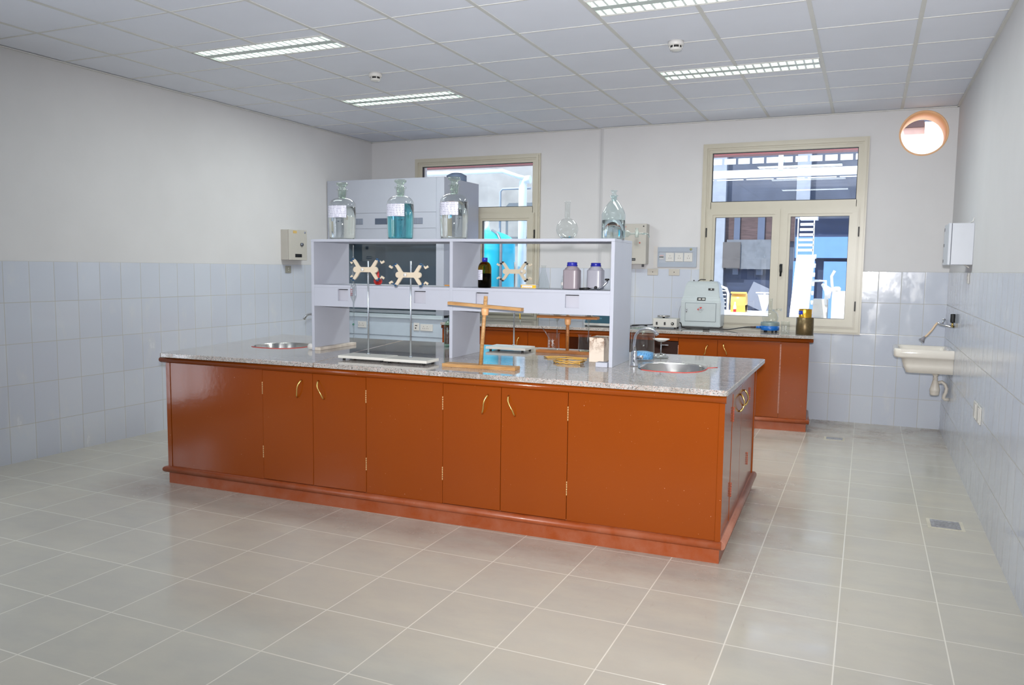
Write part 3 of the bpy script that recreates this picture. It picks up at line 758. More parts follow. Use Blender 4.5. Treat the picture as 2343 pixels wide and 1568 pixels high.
# plastic jars
def jar(x, y, w, h, col, label, capgap):
    t = thing('plastic_jar', label, 'jar', (x, y, Z2), 0, 'blue capped plastic jars')
    m = MB(); m.prism(oval(0, 0, w / 2, w / 2, 36, 4), 0.002, .125, (), 'z', .008)
    m.lathe([(w / 2 * .93, .120), (w / 2 * .90, .132), (.032, .142), (.031, .150)], n=32, close=False)
    m.build('body', mat('jar_plastic_' + col[0], col[1], .35, var=.04), t)
    cp = MB().lathe([(0, h - .006 - .022), (.0315, h - .028), (.0315, h - .003), (.029, h), (0, h)], n=32)
    cp.build('cap', M_BLUECAP, t)
    MB().lathe([(.03, .146), (.034, .146), (.034, .152), (.03, .152)], n=32, close=False).build('cap_ring', M_BLUECAP, t)
    return t
jar(-2.381, -3.82, .10, .170, ('pink', (142, 132, 138)), 'mauve grey plastic jar with blue cap, nearer the centre of the shelf', 0)
jar(-2.266, -3.70, .10, .168, ('white', (162, 162, 172)), 'whitish plastic jar with blue cap beside the right panel of the shelf', .01)
t = thing('glass_vial', 'small clear vial with white label beside the mauve jar', 'vial', (-2.462, -3.76, Z2))
MB().lathe([(0, .001), (.0125, 0), (.0125, .055), (.006, .066), (.0055, .085), (.0, .085)], n=20, close=False).build('glass_body', M_GLASS, t)
MB().lathe([(.0132, .024), (.0132, .045)], n=20, close=False).build('paper_label', M_PLAST, t)
t = thing('dropper_bottle', 'narrow glass bottle with a red rubber teat behind the mauve jar', 'bottle', (-2.445, -3.62, Z2))
MB().lathe([(0, .001), (.018, 0), (.018, .075), (.008, .09), (.008, .12), (0, .12)], n=20, close=False).build('glass_body', M_GLASS, t)
MB().lathe([(.0085, .115), (.0075, .145), (.0105, .158), (.009, .17), (0, .174)], n=16, close=False).build('rubber_teat', M_RED, t)
# yellow and white paper box
t = thing('small_carton', 'flat white and yellow printed carton on the middle board', 'box', (-2.684, -3.78, Z2), -.05)
MB().box(-.055, .055, -.02, .02, 0, .026, .001, 1).build('body', M_PLAST, t)
MB().box(-.05, .055, -.0212, -.0198, .003, .022).build('yellow_band', mat('yellow_print', (230, 180, 40), .5), t)
MB().box(-.042, .03, -.0222, -.021, .0065, .0185).build('label_strip', streaks('carton_print', (222, 218, 214), (150, 150, 160), 60, 60, .5, 80), t)
bk = MB()
for i in range(3): bk.box(-.0555, -.049, -.0212, -.0198, .004 + i * .007, .0075 + i * .007)
bk.build('black_marks', M_BLACK, t)
# red pipette bulb
t = thing('pipette_bulb', 'red rubber pipette filler bulb on the middle board behind the burette clamp', 'pipette bulb', (-3.874, -3.72, Z2))
MB().lathe([(0, 0), (.018, .001), (.029, .014), (.031, .03), (.024, .046), (.01, .055), (.008, .064), (.010, .075), (.003, .108), (0, .108)], n=28, close=False).build('bulb', M_RED, t)
q = MB()
for i in range(5): q.lathe([(0, -.003), (.004, 0), (0, .003)], (-.02 + .01 * i, -.024, .034 + (.004 if i % 2 else 0)), 8)
q.build('valve', mat('dark_red', (90, 16, 14), .5), t)
t = tag(MB().box(-.03, .03, -.008, .008, 0, .008, .002).build('rubber_strip', mat('orange_rubber', (204, 140, 60), .6)), 'small orange strip lying near the middle panel of the shelf', 'strip'); t.location = (-3.36, -3.62, Z2)
# retort clamp lying at the right end
t = thing('retort_clamp', 'chrome and black retort clamp lying beside the right panel of the shelf', 'clamp', (-2.20, -3.86, Z2), .05)
MB().tube([(-.115, 0, .007), (-.055, 0, .010)], .007, 10).build('grip', M_BLACK, t)
MB().tube([(-.055, 0, .010), (.03, .0, .014)], .0045, 10).build('rod', M_CHROME, t)
MB().tube([(.0, -.012, .006), (.03, -.008, .02), (.055, .0, .048), (.062, 0, .06)], .006, 10, rs=[.004, .007, .007, .005]).build('jaw', M_CHROME, t)
q = MB(); q.lathe([(0, 0), (.013, .002), (.015, .008), (.010, .013), (0, .013)], (.058, 0, .06), 16); q.lathe([(0, 0), (.012, .004), (.008, .016), (0, .018)], (-.012, .0, .008), 14); q.build('knob', M_BLACK, t)

# ------------------------------------------------------------------ stands and burette clamps
def metal_stand(x, y, dx, bw, bd, top, label, group='metal retort stands'):
    t = thing('retort_stand', label, 'stand', (x, y, Z), .03, group)
    b_ = MB().box(dx - bw / 2, dx + bw / 2, -bd + .035, .035, .012, .030, .003).build('base', M_BASEW, t)
    for a in (-1, 1):
        for c_ in (-1, 1):
            MB().cyl(dx + a * (bw / 2 - .03), -bd / 2 + .035 + c_ * (bd / 2 - .025), 0, .012, .009, 14).build('foot', M_BLACK, t)
    r_ = MB().cyl(0, 0, .028, top - Z, .0055, 16, bev=.001).build('rod', M_GALV, t)
    MB().lathe([(.014, .030), (.014, .034), (.0055, .038)], n=16).build('collar', M_GALV, t)
    return t
metal_stand(-3.606, -4.24, .03, .335, .175, 1.521, 'white based metal stand, the left one at the front of the island')
metal_stand(-3.281, -4.258, .03, .30, .165, 1.523, 'white based metal stand at the front of the island, right of its twin')
metal_stand(-3.032, -3.226, 0, .305, .20, 1.53, 'white based metal stand at the far side of the island behind the shelf')
def burette_clamp(x, y, zc, label, closed_left, knob=M_TEALK, s=.955, turned=False):
    t = thing('burette_clamp', label, 'clamp', (x, y, zc), .03, 'double burette clamps')
    m = MB()
    m.prism([(-.062 * s, -.016), (.062 * s, -.016), (.062 * s, .016), (-.062 * s, .016)], -.018, -.008, (), 'y')
    for sx_ in (-1, 1):
        m.prism([(sx_ * .074 * s + .0185 * math.cos(a), .0185 * math.sin(a)) for a in [2 * PI * i / 24 for i in range(24)]], -.0195, -.0065, (), 'y')
        for sz in (-1, 1):
            pts = [(sx_ * .045 * s, sz * .006), (sx_ * .058 * s, sz * .018), (sx_ * .070 * s, sz * .036), (sx_ * .082 * s, sz * .052), (sx_ * .095 * s, sz * .064)]
            m.prism(ribbon(pts, [.0105, .011, .0105, .0095, .0075]), -.0185, -.0075, (), 'y')
    m.build('body', M_CREAMP, t)
    for sx_ in (-1, 1):
        for sz in (-1, 1):
            e = MB()
            cl = closed_left and sx_ < 0
            if cl: pts = [(sx_ * .100 * s, sz * .048), (sx_ * .106 * s, sz * .040), (sx_ * .115 * s, sz * .052)]
            else: pts = [(sx_ * .112 * s, sz * .056), (sx_ * .124 * s, sz * .043), (sx_ * .142 * s, sz * .054)]
            e.prism(ribbon(pts, [.003, .0062, .0068]), -.017, -.009, (), 'y')
            ja = e.build('jaw', M_CREAMP, t)
            kb = MB()
            for q_ in ((.092, .066), (.107, .056)):
                kb.lathe([(0, -.026), (.0065, -.025), (.0065, -.006), (0, -.005)], (sx_ * q_[0] * s, 0, sz * q_[1]), 14, 'y')
            kb.build('knob', knob, ja)
    MB().lathe([(0, -.028), (.010, -.027), (.010, -.018), (0, -.018)], (-.02 * s if not turned else .06, 0, 0), 18, 'y').build('screw', M_PLAST, t)
    MB().prism(rect(-.014, .014, -.0085, .012), -.014, .014, [[(.0062 * math.cos(2 * PI * i / 16), .0062 * math.sin(2 * PI * i / 16)) for i in range(16)]]).build('rod_grip', M_CREAMP, t)
    return t
burette_clamp(-3.616, -4.24, 1.466, 'cream cross shaped burette clamp holding the glass pipette', True)
burette_clamp(-3.289, -4.258, 1.437, 'cream cross shaped burette clamp with empty jaws, left bay of the shelf behind it', False)
burette_clamp(-3.03, -3.226, 1.462, 'cream cross shaped burette clamp on the far stand, seen through the right bay', False, mat('black_knob', (20, 20, 24), .4), turned=True)
# volumetric pipette hanging in the left clamp
t = thing('volumetric_pipette', 'long volumetric glass pipette with a wide bulb held upright by the left clamp', 'pipette', (-3.709, -4.254, 0))
q = MB().lathe([(0, 1.0), (.002, 1.0), (.0042, 1.03), (.005, 1.24), (.006, 1.262), (.0185, 1.292), (.0195, 1.30), (.0195, 1.352), (.016, 1.37), (.0055, 1.380), (.005, 1.40), (.005, 1.619), (.0035, 1.621), (0, 1.621)], n=20, close=False)
q.build('glass_tube', glass('pipette_glass', (.90, .92, .92), 0, .12), t)
q = MB()
for i, z_ in enumerate((1.30, 1.312, 1.324, 1.336)): q.box(-.008, -.002 + .002 * (i % 2), -.0205, -.0197, z_, z_ + .006); q.box(.003, .007, -.0203, -.0195, z_, z_ + .005)
q.build('red_marking', mat('red_ink', (150, 60, 60), .5), t)

# wooden funnel stands
def wood_stand(x, y, rz, w, lean, barz, tilt, m, label, top):
    t = thing('wooden_stand', label, 'stand', (x, y, Z), rz, 'wooden funnel stands')
    MB().box(-w / 2, w / 2, -.042, .042, 0, .020, .0015, 1).build('base', m, t)
    MB().tube([(0, 0, .018), (lean, 0, top)], .0115, 14).build('rod', m, t)
    lx = lean * barz / top
    MB().lathe([(0, barz - .052), (.019, barz - .052), (.0195, barz - .048), (.022, barz - .03), (.0225, barz - .012), (.02, barz - .01), (0, barz - .01)], (lx, 0, 0), 24).build('sleeve', mat('sleeve_wood', (214, 160, 110), .4), t)
    bar = MB(); bar.prism(rect(-w / 2, w / 2, -.034 if not tilt else -.022, .034 if not tilt else .022), -.008, .010, [] if tilt else [oval(fx, 0, .0268, .0268, 24) for fx in (-.078, .153)]); bar.xf(Matrix.Rotation(tilt, 4, 'Y'))
    bo = bar.build('crossbar', m, t); bo.location = (lx, 0, barz)
    return t
wood_stand(-2.770, -4.31, .04, .47, .03, 1.261 - Z, .055, M_WOOD, 'pale wooden stand with a crossbar at the front edge of the island', 1.321 - Z)
wood_stand(-2.602, -3.27, .03, .44, 0, 1.148 - Z, .0, M_WOOD2, 'brown wooden funnel stand at the far side of the island behind the shelf', 1.165 - Z)
for fx_, bend, lb in ((-2.680, .0, 'glass funnel hanging in the wooden crossbar above the marked beaker'), (-2.449, 0, 'glass funnel hanging in the wooden crossbar, the right hand one')):
    t = thing('glass_funnel', lb, 'funnel', (fx_, -3.27 + .03 * (fx_ + 2.602), 1.151), 0, 'glass funnels in the wooden stand')
    MB().lathe([(.0035, -.155), (.004, -.04), (.006, -.03), (.022, -.008), (.030, .02), (.034, .026)], n=24, close=False).build('cone', glass('frosted_glass', (.86, .88, .86), .05, .16), t)
# beakers
def beaker(x, y, z, r, h, label, marks=False, group=None, liq=None, m=M_GLASS):
    t = thing('glass_beaker', label, 'beaker', (x, y, z), .0, group)
    MB().lathe([(0, .0015), (r * .92, 0), (r, .006), (r, h - .01), (r * 1.03, h - .004), (r * 1.1, h), (r * 1.08, h)], n=36, close=False).build('glass_body', m, t)
    if liq: MB().lathe([(0, .003), (r * .95, .003), (r * .95, liq), (0, liq)], n=30, close=False).build('liquid', liquid('yellow_liquid', (.8, .7, .4)), t)
    if marks:
        q = MB(); Rm = r + .0008
        def pt(a, z_): return (Rm * math.cos(a), Rm * math.sin(a), z_)
        def stroke(a0, a1, z0, z1): q.tube([pt(a0, z0), pt((a0 + a1) / 2, (z0 + z1) / 2), pt(a1, z1)], .0011, 5)
        for i in range(5): stroke(-1.40, -1.20 if i % 2 else -1.1, .022 + i * .012, .022 + i * .012)
        stroke(-1.40, -1.40, .02, .08)
        for zc in (.026, .046, .064):
            for k in range(8):
                a = 2 * PI * k / 8; b2 = 2 * PI * (k + 1) / 8
                q.tube([pt(-2.05 + .10 * math.cos(a), zc + .007 * math.sin(a)), pt(-2.05 + .10 * math.cos(b2), zc + .007 * math.sin(b2))], .001, 5)
        stroke(-1.55, -1.25, .03, .07); stroke(-1.55, -1.25, .07, .05)
        q.build('volume_marks', mat('white_print', (225, 225, 225), .5), t)
    return t
ZB = Z + .020
beaker(-2.705, -3.272, ZB, .0415, .118, 'glass beaker with white volume marks and a glass rod in it', True)
beaker(-2.475, -3.272, ZB, .043, .116, 'glass beaker with yellow residue, beside the stained white box', False, liq=.006)
t = tag(MB().tube([(-2.682, -3.276, ZB + .006), (-2.79, -3.30, Z + .187)], .0032, 8).build('stirring_rod', glass('rod_glass', (.85, .87, .87), .05, .2)), 'glass stirring rod leaning in the marked beaker', 'stirring rod')
# stained box
def stained():
    g = N('stained_card'); p = g.obj()
    n = g.noise(p, 9, 6, .65); e = g.math('ABSOLUTE', g.math('SUBTRACT', n, .5)); ring = g.math('SUBTRACT', 1, g.ramp(e, .0, .05))
    s = g.n('ShaderNodeSeparateXYZ'); g.l(p, s.inputs[0]); up = g.ramp(s.outputs[2], .05, .15)
    c = g.mix(g.math('MULTIPLY', g.math('MULTIPLY', ring, up), .95), lin((226, 212, 196)), lin((130, 84, 44)))
    g.l(c, g.b.inputs['Base Color']); g.b.inputs['Roughness'].default_value = .7; return g.m
t = thing('stained_box', 'white box with brown water stains beside the right foot of the shelf', 'box', (-2.303, -3.69, Z), .03)
MB().box(0, .098, 0, .17, 0, .155, .003).build('body', stained(), t)
MB().box(-.001, .099, -.001, .171, .148, .158, .002, 1).build('lid', stained(), t)
# rubber tubing
pts = []
def lp(cx_, cy_, rx_, ry_, a0, a1, z_, n=22): return [(cx_ + rx_ * math.cos(a0 + (a1 - a0) * i / n), cy_ + ry_ * math.sin(a0 + (a1 - a0) * i / n), z_ + .002 * math.sin(3 * i)) for i in range(n + 1)]
pts = [(-2.36, -3.56, Z + .006), (-2.42, -3.56, Z + .006), (-2.52, -3.53, Z + .006), (-2.60, -3.56, Z + .006), (-2.645, -3.60, Z + .006), (-2.60, -3.645, Z + .006), (-2.52, -3.63, Z + .006)]
pts += lp(-2.40, -3.80, .095, .085, PI * .75, PI * 2.2, Z + .008) + lp(-2.385, -3.79, .10, .075, PI * .3, PI * 1.9, Z + .017) + [(-2.31, -3.86, Z + .012), (-2.30, -3.88, Z + .007)]
t = tag(MB().tube(pts, .0042, 9).build('rubber_tubing', mat('yellow_rubber_tube', (206, 160, 76), .4)), 'coil of yellow rubber tubing on the island in front of the stained box', 'tubing')
# green glass bottle with red brown liquid behind the middle panel
t = thing('green_glass_bottle', 'green tinted glass bottle of red brown liquid behind the middle panel of the shelf', 'bottle', (-3.535, -3.26, Z))
MB().lathe([(0, .002), (.048, 0), (.05, .01), (.05, .16), (.04, .185), (.018, .2), (.018, .225), (.022, .23), (0, .23)], n=32, close=False).build('glass_body', glass('bottle_green', (.66, .85, .74), 0, .06), t)
MB().lathe([(0, .022), (.047, .022), (.047, .12), (0, .12)], n=32).build('liquid', mat('red_brown_liquid', (110, 56, 46), .2), t)
# small round tag leaning at the left foot
t = tag(MB().lathe([(0, -.004), (.021, -.004), (.022, 0), (.021, .004), (0, .004)], n=26, axis='y').build('sink_plug', M_PLAST), 'white round sink plug standing against the left end of the shelf', 'plug')
t.location = (-4.275, -3.97, Z + .022); t.rotation_euler = (0, 0, .3)

# gooseneck faucets
def faucet(x, y, rz, label, k=1.0):
    t = thing('faucet', label, 'faucet', (x, y, Z), rz, 'chrome gooseneck faucets')
    MB().lathe([(0, 0), (.026, 0), (.026, .006), (.021, .012), (.018, .055), (.016, .085), (.013, .095), (0, .095)], n=28).build('body', M_CHROME, t)
    p = [(0, 0, .09), (-.004, 0, .13), (.0, 0, .165)] + [(.072 - .072 * math.cos(a), 0, .165 + .068 * math.sin(a)) for a in [PI * i / 12 * .86 for i in range(1, 13)]]
    p = [(a * k, b, c) for a, b, c in p]
    MB().tube(p, .0085, 14, rs=[.011, .009, .0085] + [.0085] * 9 + [.0095, .0105, .0115]).build('spout', M_CHROME, t)
    MB().tube([(.018, 0, .055), (.034, -.004, .058), (.05, -.01, .056)], .008, 12, rs=[.008, .01, .012]).build('lever', M_CHROME, t)
    return t
faucet(-1.985, -3.765, .15, 'chrome gooseneck faucet beside the right sink of the island')
faucet(-4.40, -3.72, PI - .1, 'chrome gooseneck faucet beside the left sink, half hidden by the shelf', 1.0)
# desiccator jar behind the right faucet
t = thing('glass_cylinder_jar', 'tall glass cylinder jar with blue beads behind the right faucet', 'jar', (-2.03, -3.40, Z))
MB().lathe([(0, .004), (.075, 0), (.078, .008), (.078, .195), (.083, .2), (.083, .206), (.078, .206)], n=40, close=False).build('glass_body', M_GLASS, t)
MB().lathe([(0, .206), (.085, .206), (.086, .211), (.06, .218), (0, .22)], n=40, close=False).build('lid', M_GLASSG, t)
MB().lathe([(0, .009), (.072, .009), (.072, .05), (.03, .058), (0, .058)], n=36).build('blue_beads', mat('blue_beads', (96, 160, 214), .2, var=.35, scale=90, bump=.6), t)
t = thing('porcelain_dish_rack', 'rack of white dishes and a glass dish beside the glass cylinder jar', 'dishes', (-1.945, -3.24, Z))
MB().lathe([(0, .112), (.02, .112), (.055, .128), (.057, .131), (.05, .13), (0, .118)], n=30, close=False).build('dish', M_PLAST, t)
MB().cyl(0, 0, .004, .114, .004, 10).build('rod', M_CHROME, t)
MB().tube([(0, 0, .09), (.05, 0, .09)], .003, 8).build('side_pin', M_CHROME, t)
MB().lathe([(0, 0), (.05, 0), (.055, .006), (.035, .03), (0, .036)], n=30, close=False).build('base_dish', glass('frosted_glass'), t)

# ------------------------------------------------------------------ things on the wall bench
ZT = BT1
t = thing('hotplate', 'small grey box hotplate with a round steel plate beside the big instrument', 'hotplate', (-2.54, -.50, ZT), .05)
MB().box(-.12, .12, -.10, .10, .012, .100, .006).build('body', M_LGREY, t)
MB().lathe([(0, .100), (.012, .100), (.012, .112), (.062, .114), (.064, .122), (.06, .127), (0, .127)], (-.03, 0, 0), 32).build('heating_plate', M_STEEL, t)
for x_ in (-.08, .0): MB().box(x_ - .008, x_ + .008, -.105, -.099, .035, .065, .002).build('switch', M_BLACK, t)
k = MB().lathe([(0, -.118), (.013, -.116), (.015, -.1), (0, -.1)], (.078, 0, .05), 20, 'y').build('knob', M_BLACK, t)
MB().lathe([(0, -.121), (.007, -.120), (.007, -.117), (0, -.117)], (.078, 0, .05), 14, 'y').build('knob_cap', M_STEEL, k)
for a in (-.1, .1):
    for c_ in (-.08, .08): MB().cyl(a, c_, 0, .013, .01, 12).build('foot', M_BLACK, t)
# big instrument (grey enamel housing)
t = thing('laboratory_instrument', 'large pale grey enamel instrument with a hinged door left of the right window', 'instrument', (-2.235, -.33, ZT), .03)
m = MB(); w0, w1, hh, dp = .205, .158, .475, .36
def ring_(w, y0, y1, z): return [(-w, y0, z), (w, y0, z), (w, y1, z), (-w, y1, z)]
R_ = [ring_(.200, 0, .30, .012), ring_(.200, 0, .30, .27), ring_(.186, .02, .29, .31), ring_(.166, .05, .26, .43), ring_(.156, .07, .24, .462), ring_(.14, .09, .22, .474)]
vs = [[m.bm.verts.new(p) for p in r] for r in R_]
for a, b_ in zip(vs, vs[1:]):
    for i in range(4): m.bm.faces.new((a[i], a[(i + 1) % 4], b_[(i + 1) % 4], b_[i]))
m.bm.faces.new(vs[0]); m.bm.faces.new(vs[-1])
bmesh.ops.bevel(m.bm, geom=list(m.bm.edges), offset=.008, segments=2, affect='EDGES')
m.build('housing', mat('instrument_enamel', (176, 184, 186), .3), t)
d = MB().box(-.152, .152, -.006, .002, .068, .252, .002, 1).build('door', mat('instrument_enamel'[:20], (176, 184, 186), .3), t)
MB().box(-.155, .155, -.002, .002, .065, .255).build('door_gap', mat('gap_grey', (96, 106, 112), .6), t)
q = MB(); q.lathe([(0, -.014), (.008, -.012), (.008, -.004), (0, -.004)], (-.139, 0, .19), 14, 'y'); q.tube([(-.139, -.012, .19), (-.138, -.016, .155)], .0055, 8); q.build('latch', M_CHROME, d)
q = MB(); sq = [(0, .036), (.033, 0), (0, -.036), (-.033, 0)]
q.prism([(x_ + 0, z_ + .19) for x_, z_ in sq], -.0075, -.006, [[(x_ * .93, z_ * .93 + .19) for x_, z_ in sq]], 'y')
q.build('warning_diamond', mat('diamond_line', (130, 138, 140), .5), d)
q = MB(); q.prism([(-.033, .19), (-.018, .203), (-.018, .177)], -.0085, -.006, (), 'y'); q.prism([(-.010, .206), (.0, .213), (.014, .214), (.010, .200), (-.006, .197)], -.0085, -.006, (), 'y'); q.build('red_mark', M_RED, d)
q = MB(); q.box(-.02, .02, -.0085, -.006, .182, .188); q.build('grey_mark', mat('grey_print', (120, 120, 124), .5), d)
for (x0, x1, z0, z1, yy, tl) in ((-.038, .046, .279, .312, .004, .42), (.066, .124, .384, .405, .034, .24)):
    pl_ = MB(); pl_.box(x0, x1, -.004, .001, 0, z1 - z0, .001, 1); po_ = pl_.build('name_plate', M_BLACK, t); po_.location = (0, yy, z0); po_.rotation_euler = (-tl, 0, 0)
    w_ = MB()
    if x1 - x0 > .07: w_.box(x0 + .012, x0 + .038, -.0055, -.003, .008, .022); w_.box(x0 + .05, x1 - .006, -.0055, -.003, .008, .022)
    else: w_.box(x0 + .024, x0 + .036, -.0055, -.003, .005, .016)
    w_.build('plate_text', M_PLAST, po_)
q = MB(); q.tube([(-.06, .15, .474), (-.03, .15, .492), (.02, .15, .490)], .004, 8); q.lathe([(0, .47), (.008, .472), (.005, .486), (0, .486)], (-.1, .15, 0), 10); q.tube([(.06, .15, .478), (.075, .15, .486), (.09, .15, .478)], .004, 8); q.build('top_fittings', M_BLACK, t)
MB().box(-.19, .19, .01, .29, 0, .014).build('base', M_BLACK, t)
# heating mantle and flask
t = thing('heating_mantle', 'round blue and grey heating mantle in front of the right window', 'heating mantle', (-1.537, -.48, ZT), 0)
MB().lathe([(0, .018), (.083, .018), (.086, .022), (.087, .062), (0, .062)], n=40).build('blue_base', mat('blue_enamel', (10, 92, 170), .3), t)
MB().lathe([(.086, .060), (.087, .095), (.078, .098), (.06, .085), (.03, .062), (0, .058)], n=40, close=False).build('grey_top', mat('greenish_grey', (112, 126, 124), .4), t)
MB().tube([(-.075, -.02, .045), (-.125, -.03, .043)], .012, 12).build('socket', mat('blue_enamel', (10, 92, 170)), t)
for a in (.6, 2.5, 4.3, 5.2): MB().cyl(.065 * math.cos(a), .065 * math.sin(a), 0, .019, .009, 10).build('foot', M_BLACK, t)
t = thing('boiling_flask', 'round bottomed glass flask seated in the blue heating mantle', 'flask', (-1.537, -.48, ZT + .075))
p = []
for i in range(0, 15):
    a = -PI / 2 + (PI - .24) * i / 14; p.append((max(0, .075 * math.cos(a)), .07 + .075 * math.sin(a)))
p += [(.0165, .15), (.0165, .245), (.02, .25)]
MB().lathe(p, n=36, close=False).build('glass_body', M_GLASS, t)
MB().tube([(.02, .0, .135), (.075, -.01, .15), (.10, -.012, .143)], .008, 10, rs=[.008, .007, .012]).build('side_arm', M_GLASS, t)
beaker(-1.388, -.56, ZT, .038, .112, 'small clear glass beaker on the back bench between mantle and can', True)
t = thing('metal_can', 'dark bronze can with a golden inner tin at the right end of the back bench', 'can', (-1.213, -.60, ZT))
MB().lathe([(0, 0), (.076, 0), (.078, .003), (.078, .158), (.075, .160), (.0725, .158), (.0725, .006), (0, .006)], n=44).build('outer_can', mat('bronze_metal', (104, 88, 60), .38, .7, var=.15, scale=60), t)
MB().lathe([(0, .008), (.0585, .008), (.0595, .236), (.057, .237), (.056, .20), (0, .20)], n=44).build('inner_tin', mat('gold_lacquer', (206, 158, 52), .25, .9, var=.1, scale=30), t)
m = MB(); va = []
for i in range(8):
    a = math.radians(-174 + 66 * i / 7); va.append([m.bm.verts.new((r_ * math.cos(a), r_ * math.sin(a), zz)) for r_, zz in ((.0597, .188), (.0597, .222), (.0606, .222), (.0606, .188))])
for a, b_ in zip(va, va[1:]):
    for jj in range(4): m.bm.faces.new((a[jj], a[(jj + 1) % 4], b_[(jj + 1) % 4], b_[jj]))
bl_ = m.build('blue_label', mat('blue_label', (20, 50, 170), .4, var=.3, scale=120), t)
m = MB()
def cpt(a, z_): return (.0609 * math.cos(math.radians(a)), .0609 * math.sin(math.radians(a)), z_)
m.tube([cpt(-146, .212), cpt(-154, .214), cpt(-158, .206), cpt(-154, .198), cpt(-146, .200)], .001, 5); m.tube([cpt(-142, .198), cpt(-142, .213), cpt(-134, .199), cpt(-134, .213)], .001, 5)
m.build('label_lettering', mat('pale_blue_print', (150, 200, 230), .5), bl_)
# teal box (balance) partly hidden by the shelf panel
t = thing('balance', 'low teal and white balance on the back bench seen under the shelf', 'balance', (-3.20, -.62, ZT), .05)
MB().box(-.15, .17, -.10, .14, .01, .035, .004).build('base', M_PLAST, t)
m = MB(); m.prism([(-.10, .035), (.14, .035), (.14, .115), (-.02, .115)], -.14, .165, (), 'x'); m.build('housing', mat('teal_plastic', (40, 78, 94), .4), t)
q = MB(); q.box(-.05, .03, -.062, -.06, .075, .09); bo = q.build('key_row', mat('light_teal', (90, 140, 160), .4), t)
for a in (-.13, .15): MB().box(a - .01, a + .01, -.09, -.07, 0, .012).build('foot', M_BLACK, t)
# yellow hanging bit: dropper with yellow tube on bench
t = thing('yellow_tube_pipette', 'thin glass pipette with a yellow rubber end standing on the back bench', 'pipette', (-4.03, -.80, ZT))
MB().tube([(0, 0, .11), (.0, 0, .07), (.004, 0, .05)], .007, 8).build('rubber_end', mat('yellow_rubber', (214, 170, 50), .5), t)
MB().tube([(.004, 0, .05), (.008, 0, .0)], .004, 8).build('glass_tip', M_FROST, t)
# cables
def cable(pts, label, r=.005, m=M_BLACK, name='power_cable'):
    P = [Vector(p) for p in pts]; out = []
    for i in range(len(P) - 1):
        p0, p1, p2, p3 = P[max(i - 1, 0)], P[i], P[i + 1], P[min(i + 2, len(P) - 1)]
        for k in range(6):
            u = k / 6; out.append(.5 * ((2 * p1) + (p2 - p0) * u + (2 * p0 - 5 * p1 + 4 * p2 - p3) * u * u + (3 * p1 - p0 - 3 * p2 + p3) * u ** 3))
    out.append(P[-1])
    return tag(MB().tube(out, r, 8).build(name, m), label, 'cable')
zc = ZT + .006
cable([(-3.02, -.60, zc + .02), (-2.98, -.62, zc), (-2.93, -.60, zc), (-2.86, -.50, zc + .004), (-2.80, -.46, zc + .01), (-2.74, -.5, zc + .006), (-2.80, -.58, zc), (-2.88, -.56, zc + .01), (-2.80, -.52, zc + .015), (-2.70, -.50, zc + .02), (-2.665, -.46, zc + .03)], 'black cable coiled on the bench left of the hotplate')
cable([(-2.415, -.46, zc + .05), (-2.40, -.47, zc + .045), (-2.38, -.50, zc + .01), (-2.33, -.54, zc), (-2.25, -.55, zc), (-2.12, -.50, zc), (-2.0, -.48, zc + .002), (-1.92, -.50, zc + .004), (-1.82, -.49, zc + .022), (-1.75, -.50, zc + .034), (-1.715, -.51, zc + .037)], 'black cable running in front of the grey instrument to the blue mantle')
t = tag(MB().tube([(-1.715, -.512, ZT + .043), (-1.665, -.512, ZT + .043)], .010, 10, rs=[.007, .0105]).build('cable_plug', mat('brown_plug', (50, 24, 20), .5)), 'dark brown connector at the side of the blue mantle', 'plug')
t = tag(MB().box(-.03, .03, -.02, .02, 0, .026, .006).build('mains_plug', M_BLACK), 'black mains plug lying in front of the grey instrument', 'plug'); t.location = (-2.13, -.50, ZT + .0)
for o_ in (t,): o_.location.y = -.56
cable([(-2.475, -.2, ZT + .05), (-2.49, -.16, ZT + .13), (-2.47, -.2, ZT + .2), (-2.446, -.2, ZT + .225)], 'thin grey wire looping at the left side of the grey instrument', .0016, mat('grey_wire', (140, 130, 124), .6), 'wire')

# ------------------------------------------------------------------ electrical fittings
def wall_box(root, w, d, h, m, latch=True):
    """enclosure: local x across, y = -d .. 0 (front at -d)"""
    MB().box(0, w, -d + .022, 0, 0, h, .002, 1).build('enclosure', m, root)
    return MB().box(-.001, w + .001, -d, -d + .020, -.002, h + .002, .004).build('door', m, root)
M_BOX = mat('beige_grey_enamel', (182, 178, 170), .4, var=.02)
t = thing('distribution_box', 'tall beige grey distribution box on the back wall behind the shelf end', 'electrical box', (-3.115, -.0005, 1.545), 0, 'wall mounted distribution boxes')
d = wall_box(t, .245, .13, .425, M_BOX)
MB().box(.06, .135, -.1325, -.1295, .035, .062, .001, 1).build('name_plate', M_BLACK, d)
MB().box(.065, .13, -.1335, -.132, .046, .05).build('plate_text', M_STEEL, d)
MB().lathe([(0, -.137), (.006, -.136), (.007, -.13), (0, -.13)], (.215, 0, .40), 12, 'y').build('screw', M_BLACK, d)
MB().lathe([(0, -.134), (.006, -.1335), (.006, -.13), (0, -.13)], (.02, 0, .395), 12, 'y').build('red_dot', mat('faded_red', (206, 140, 130), .5), d)
MB().lathe([(0, -.134), (.007, -.1335), (.007, -.13), (0, -.13)], (.177, 0, .225), 12, 'y').build('warning_mark', M_RED, d)
MB().cyl(.20, -.06, -.03, .0, .014, 14).build('cable_gland', mat('gland_grey', (90, 90, 94), .5), t)
t = thing('distribution_box', 'beige grey distribution box high on the left wall', 'electrical box', (WX + .0005, -1.70, 1.545), PI / 2, 'wall mounted distribution boxes')
d = wall_box(t, .29, .115, .32, M_BOX)
MB().box(.09, .20, -.1175, -.1145, .028, .064, .001, 1).build('name_plate', M_BLACK, d)
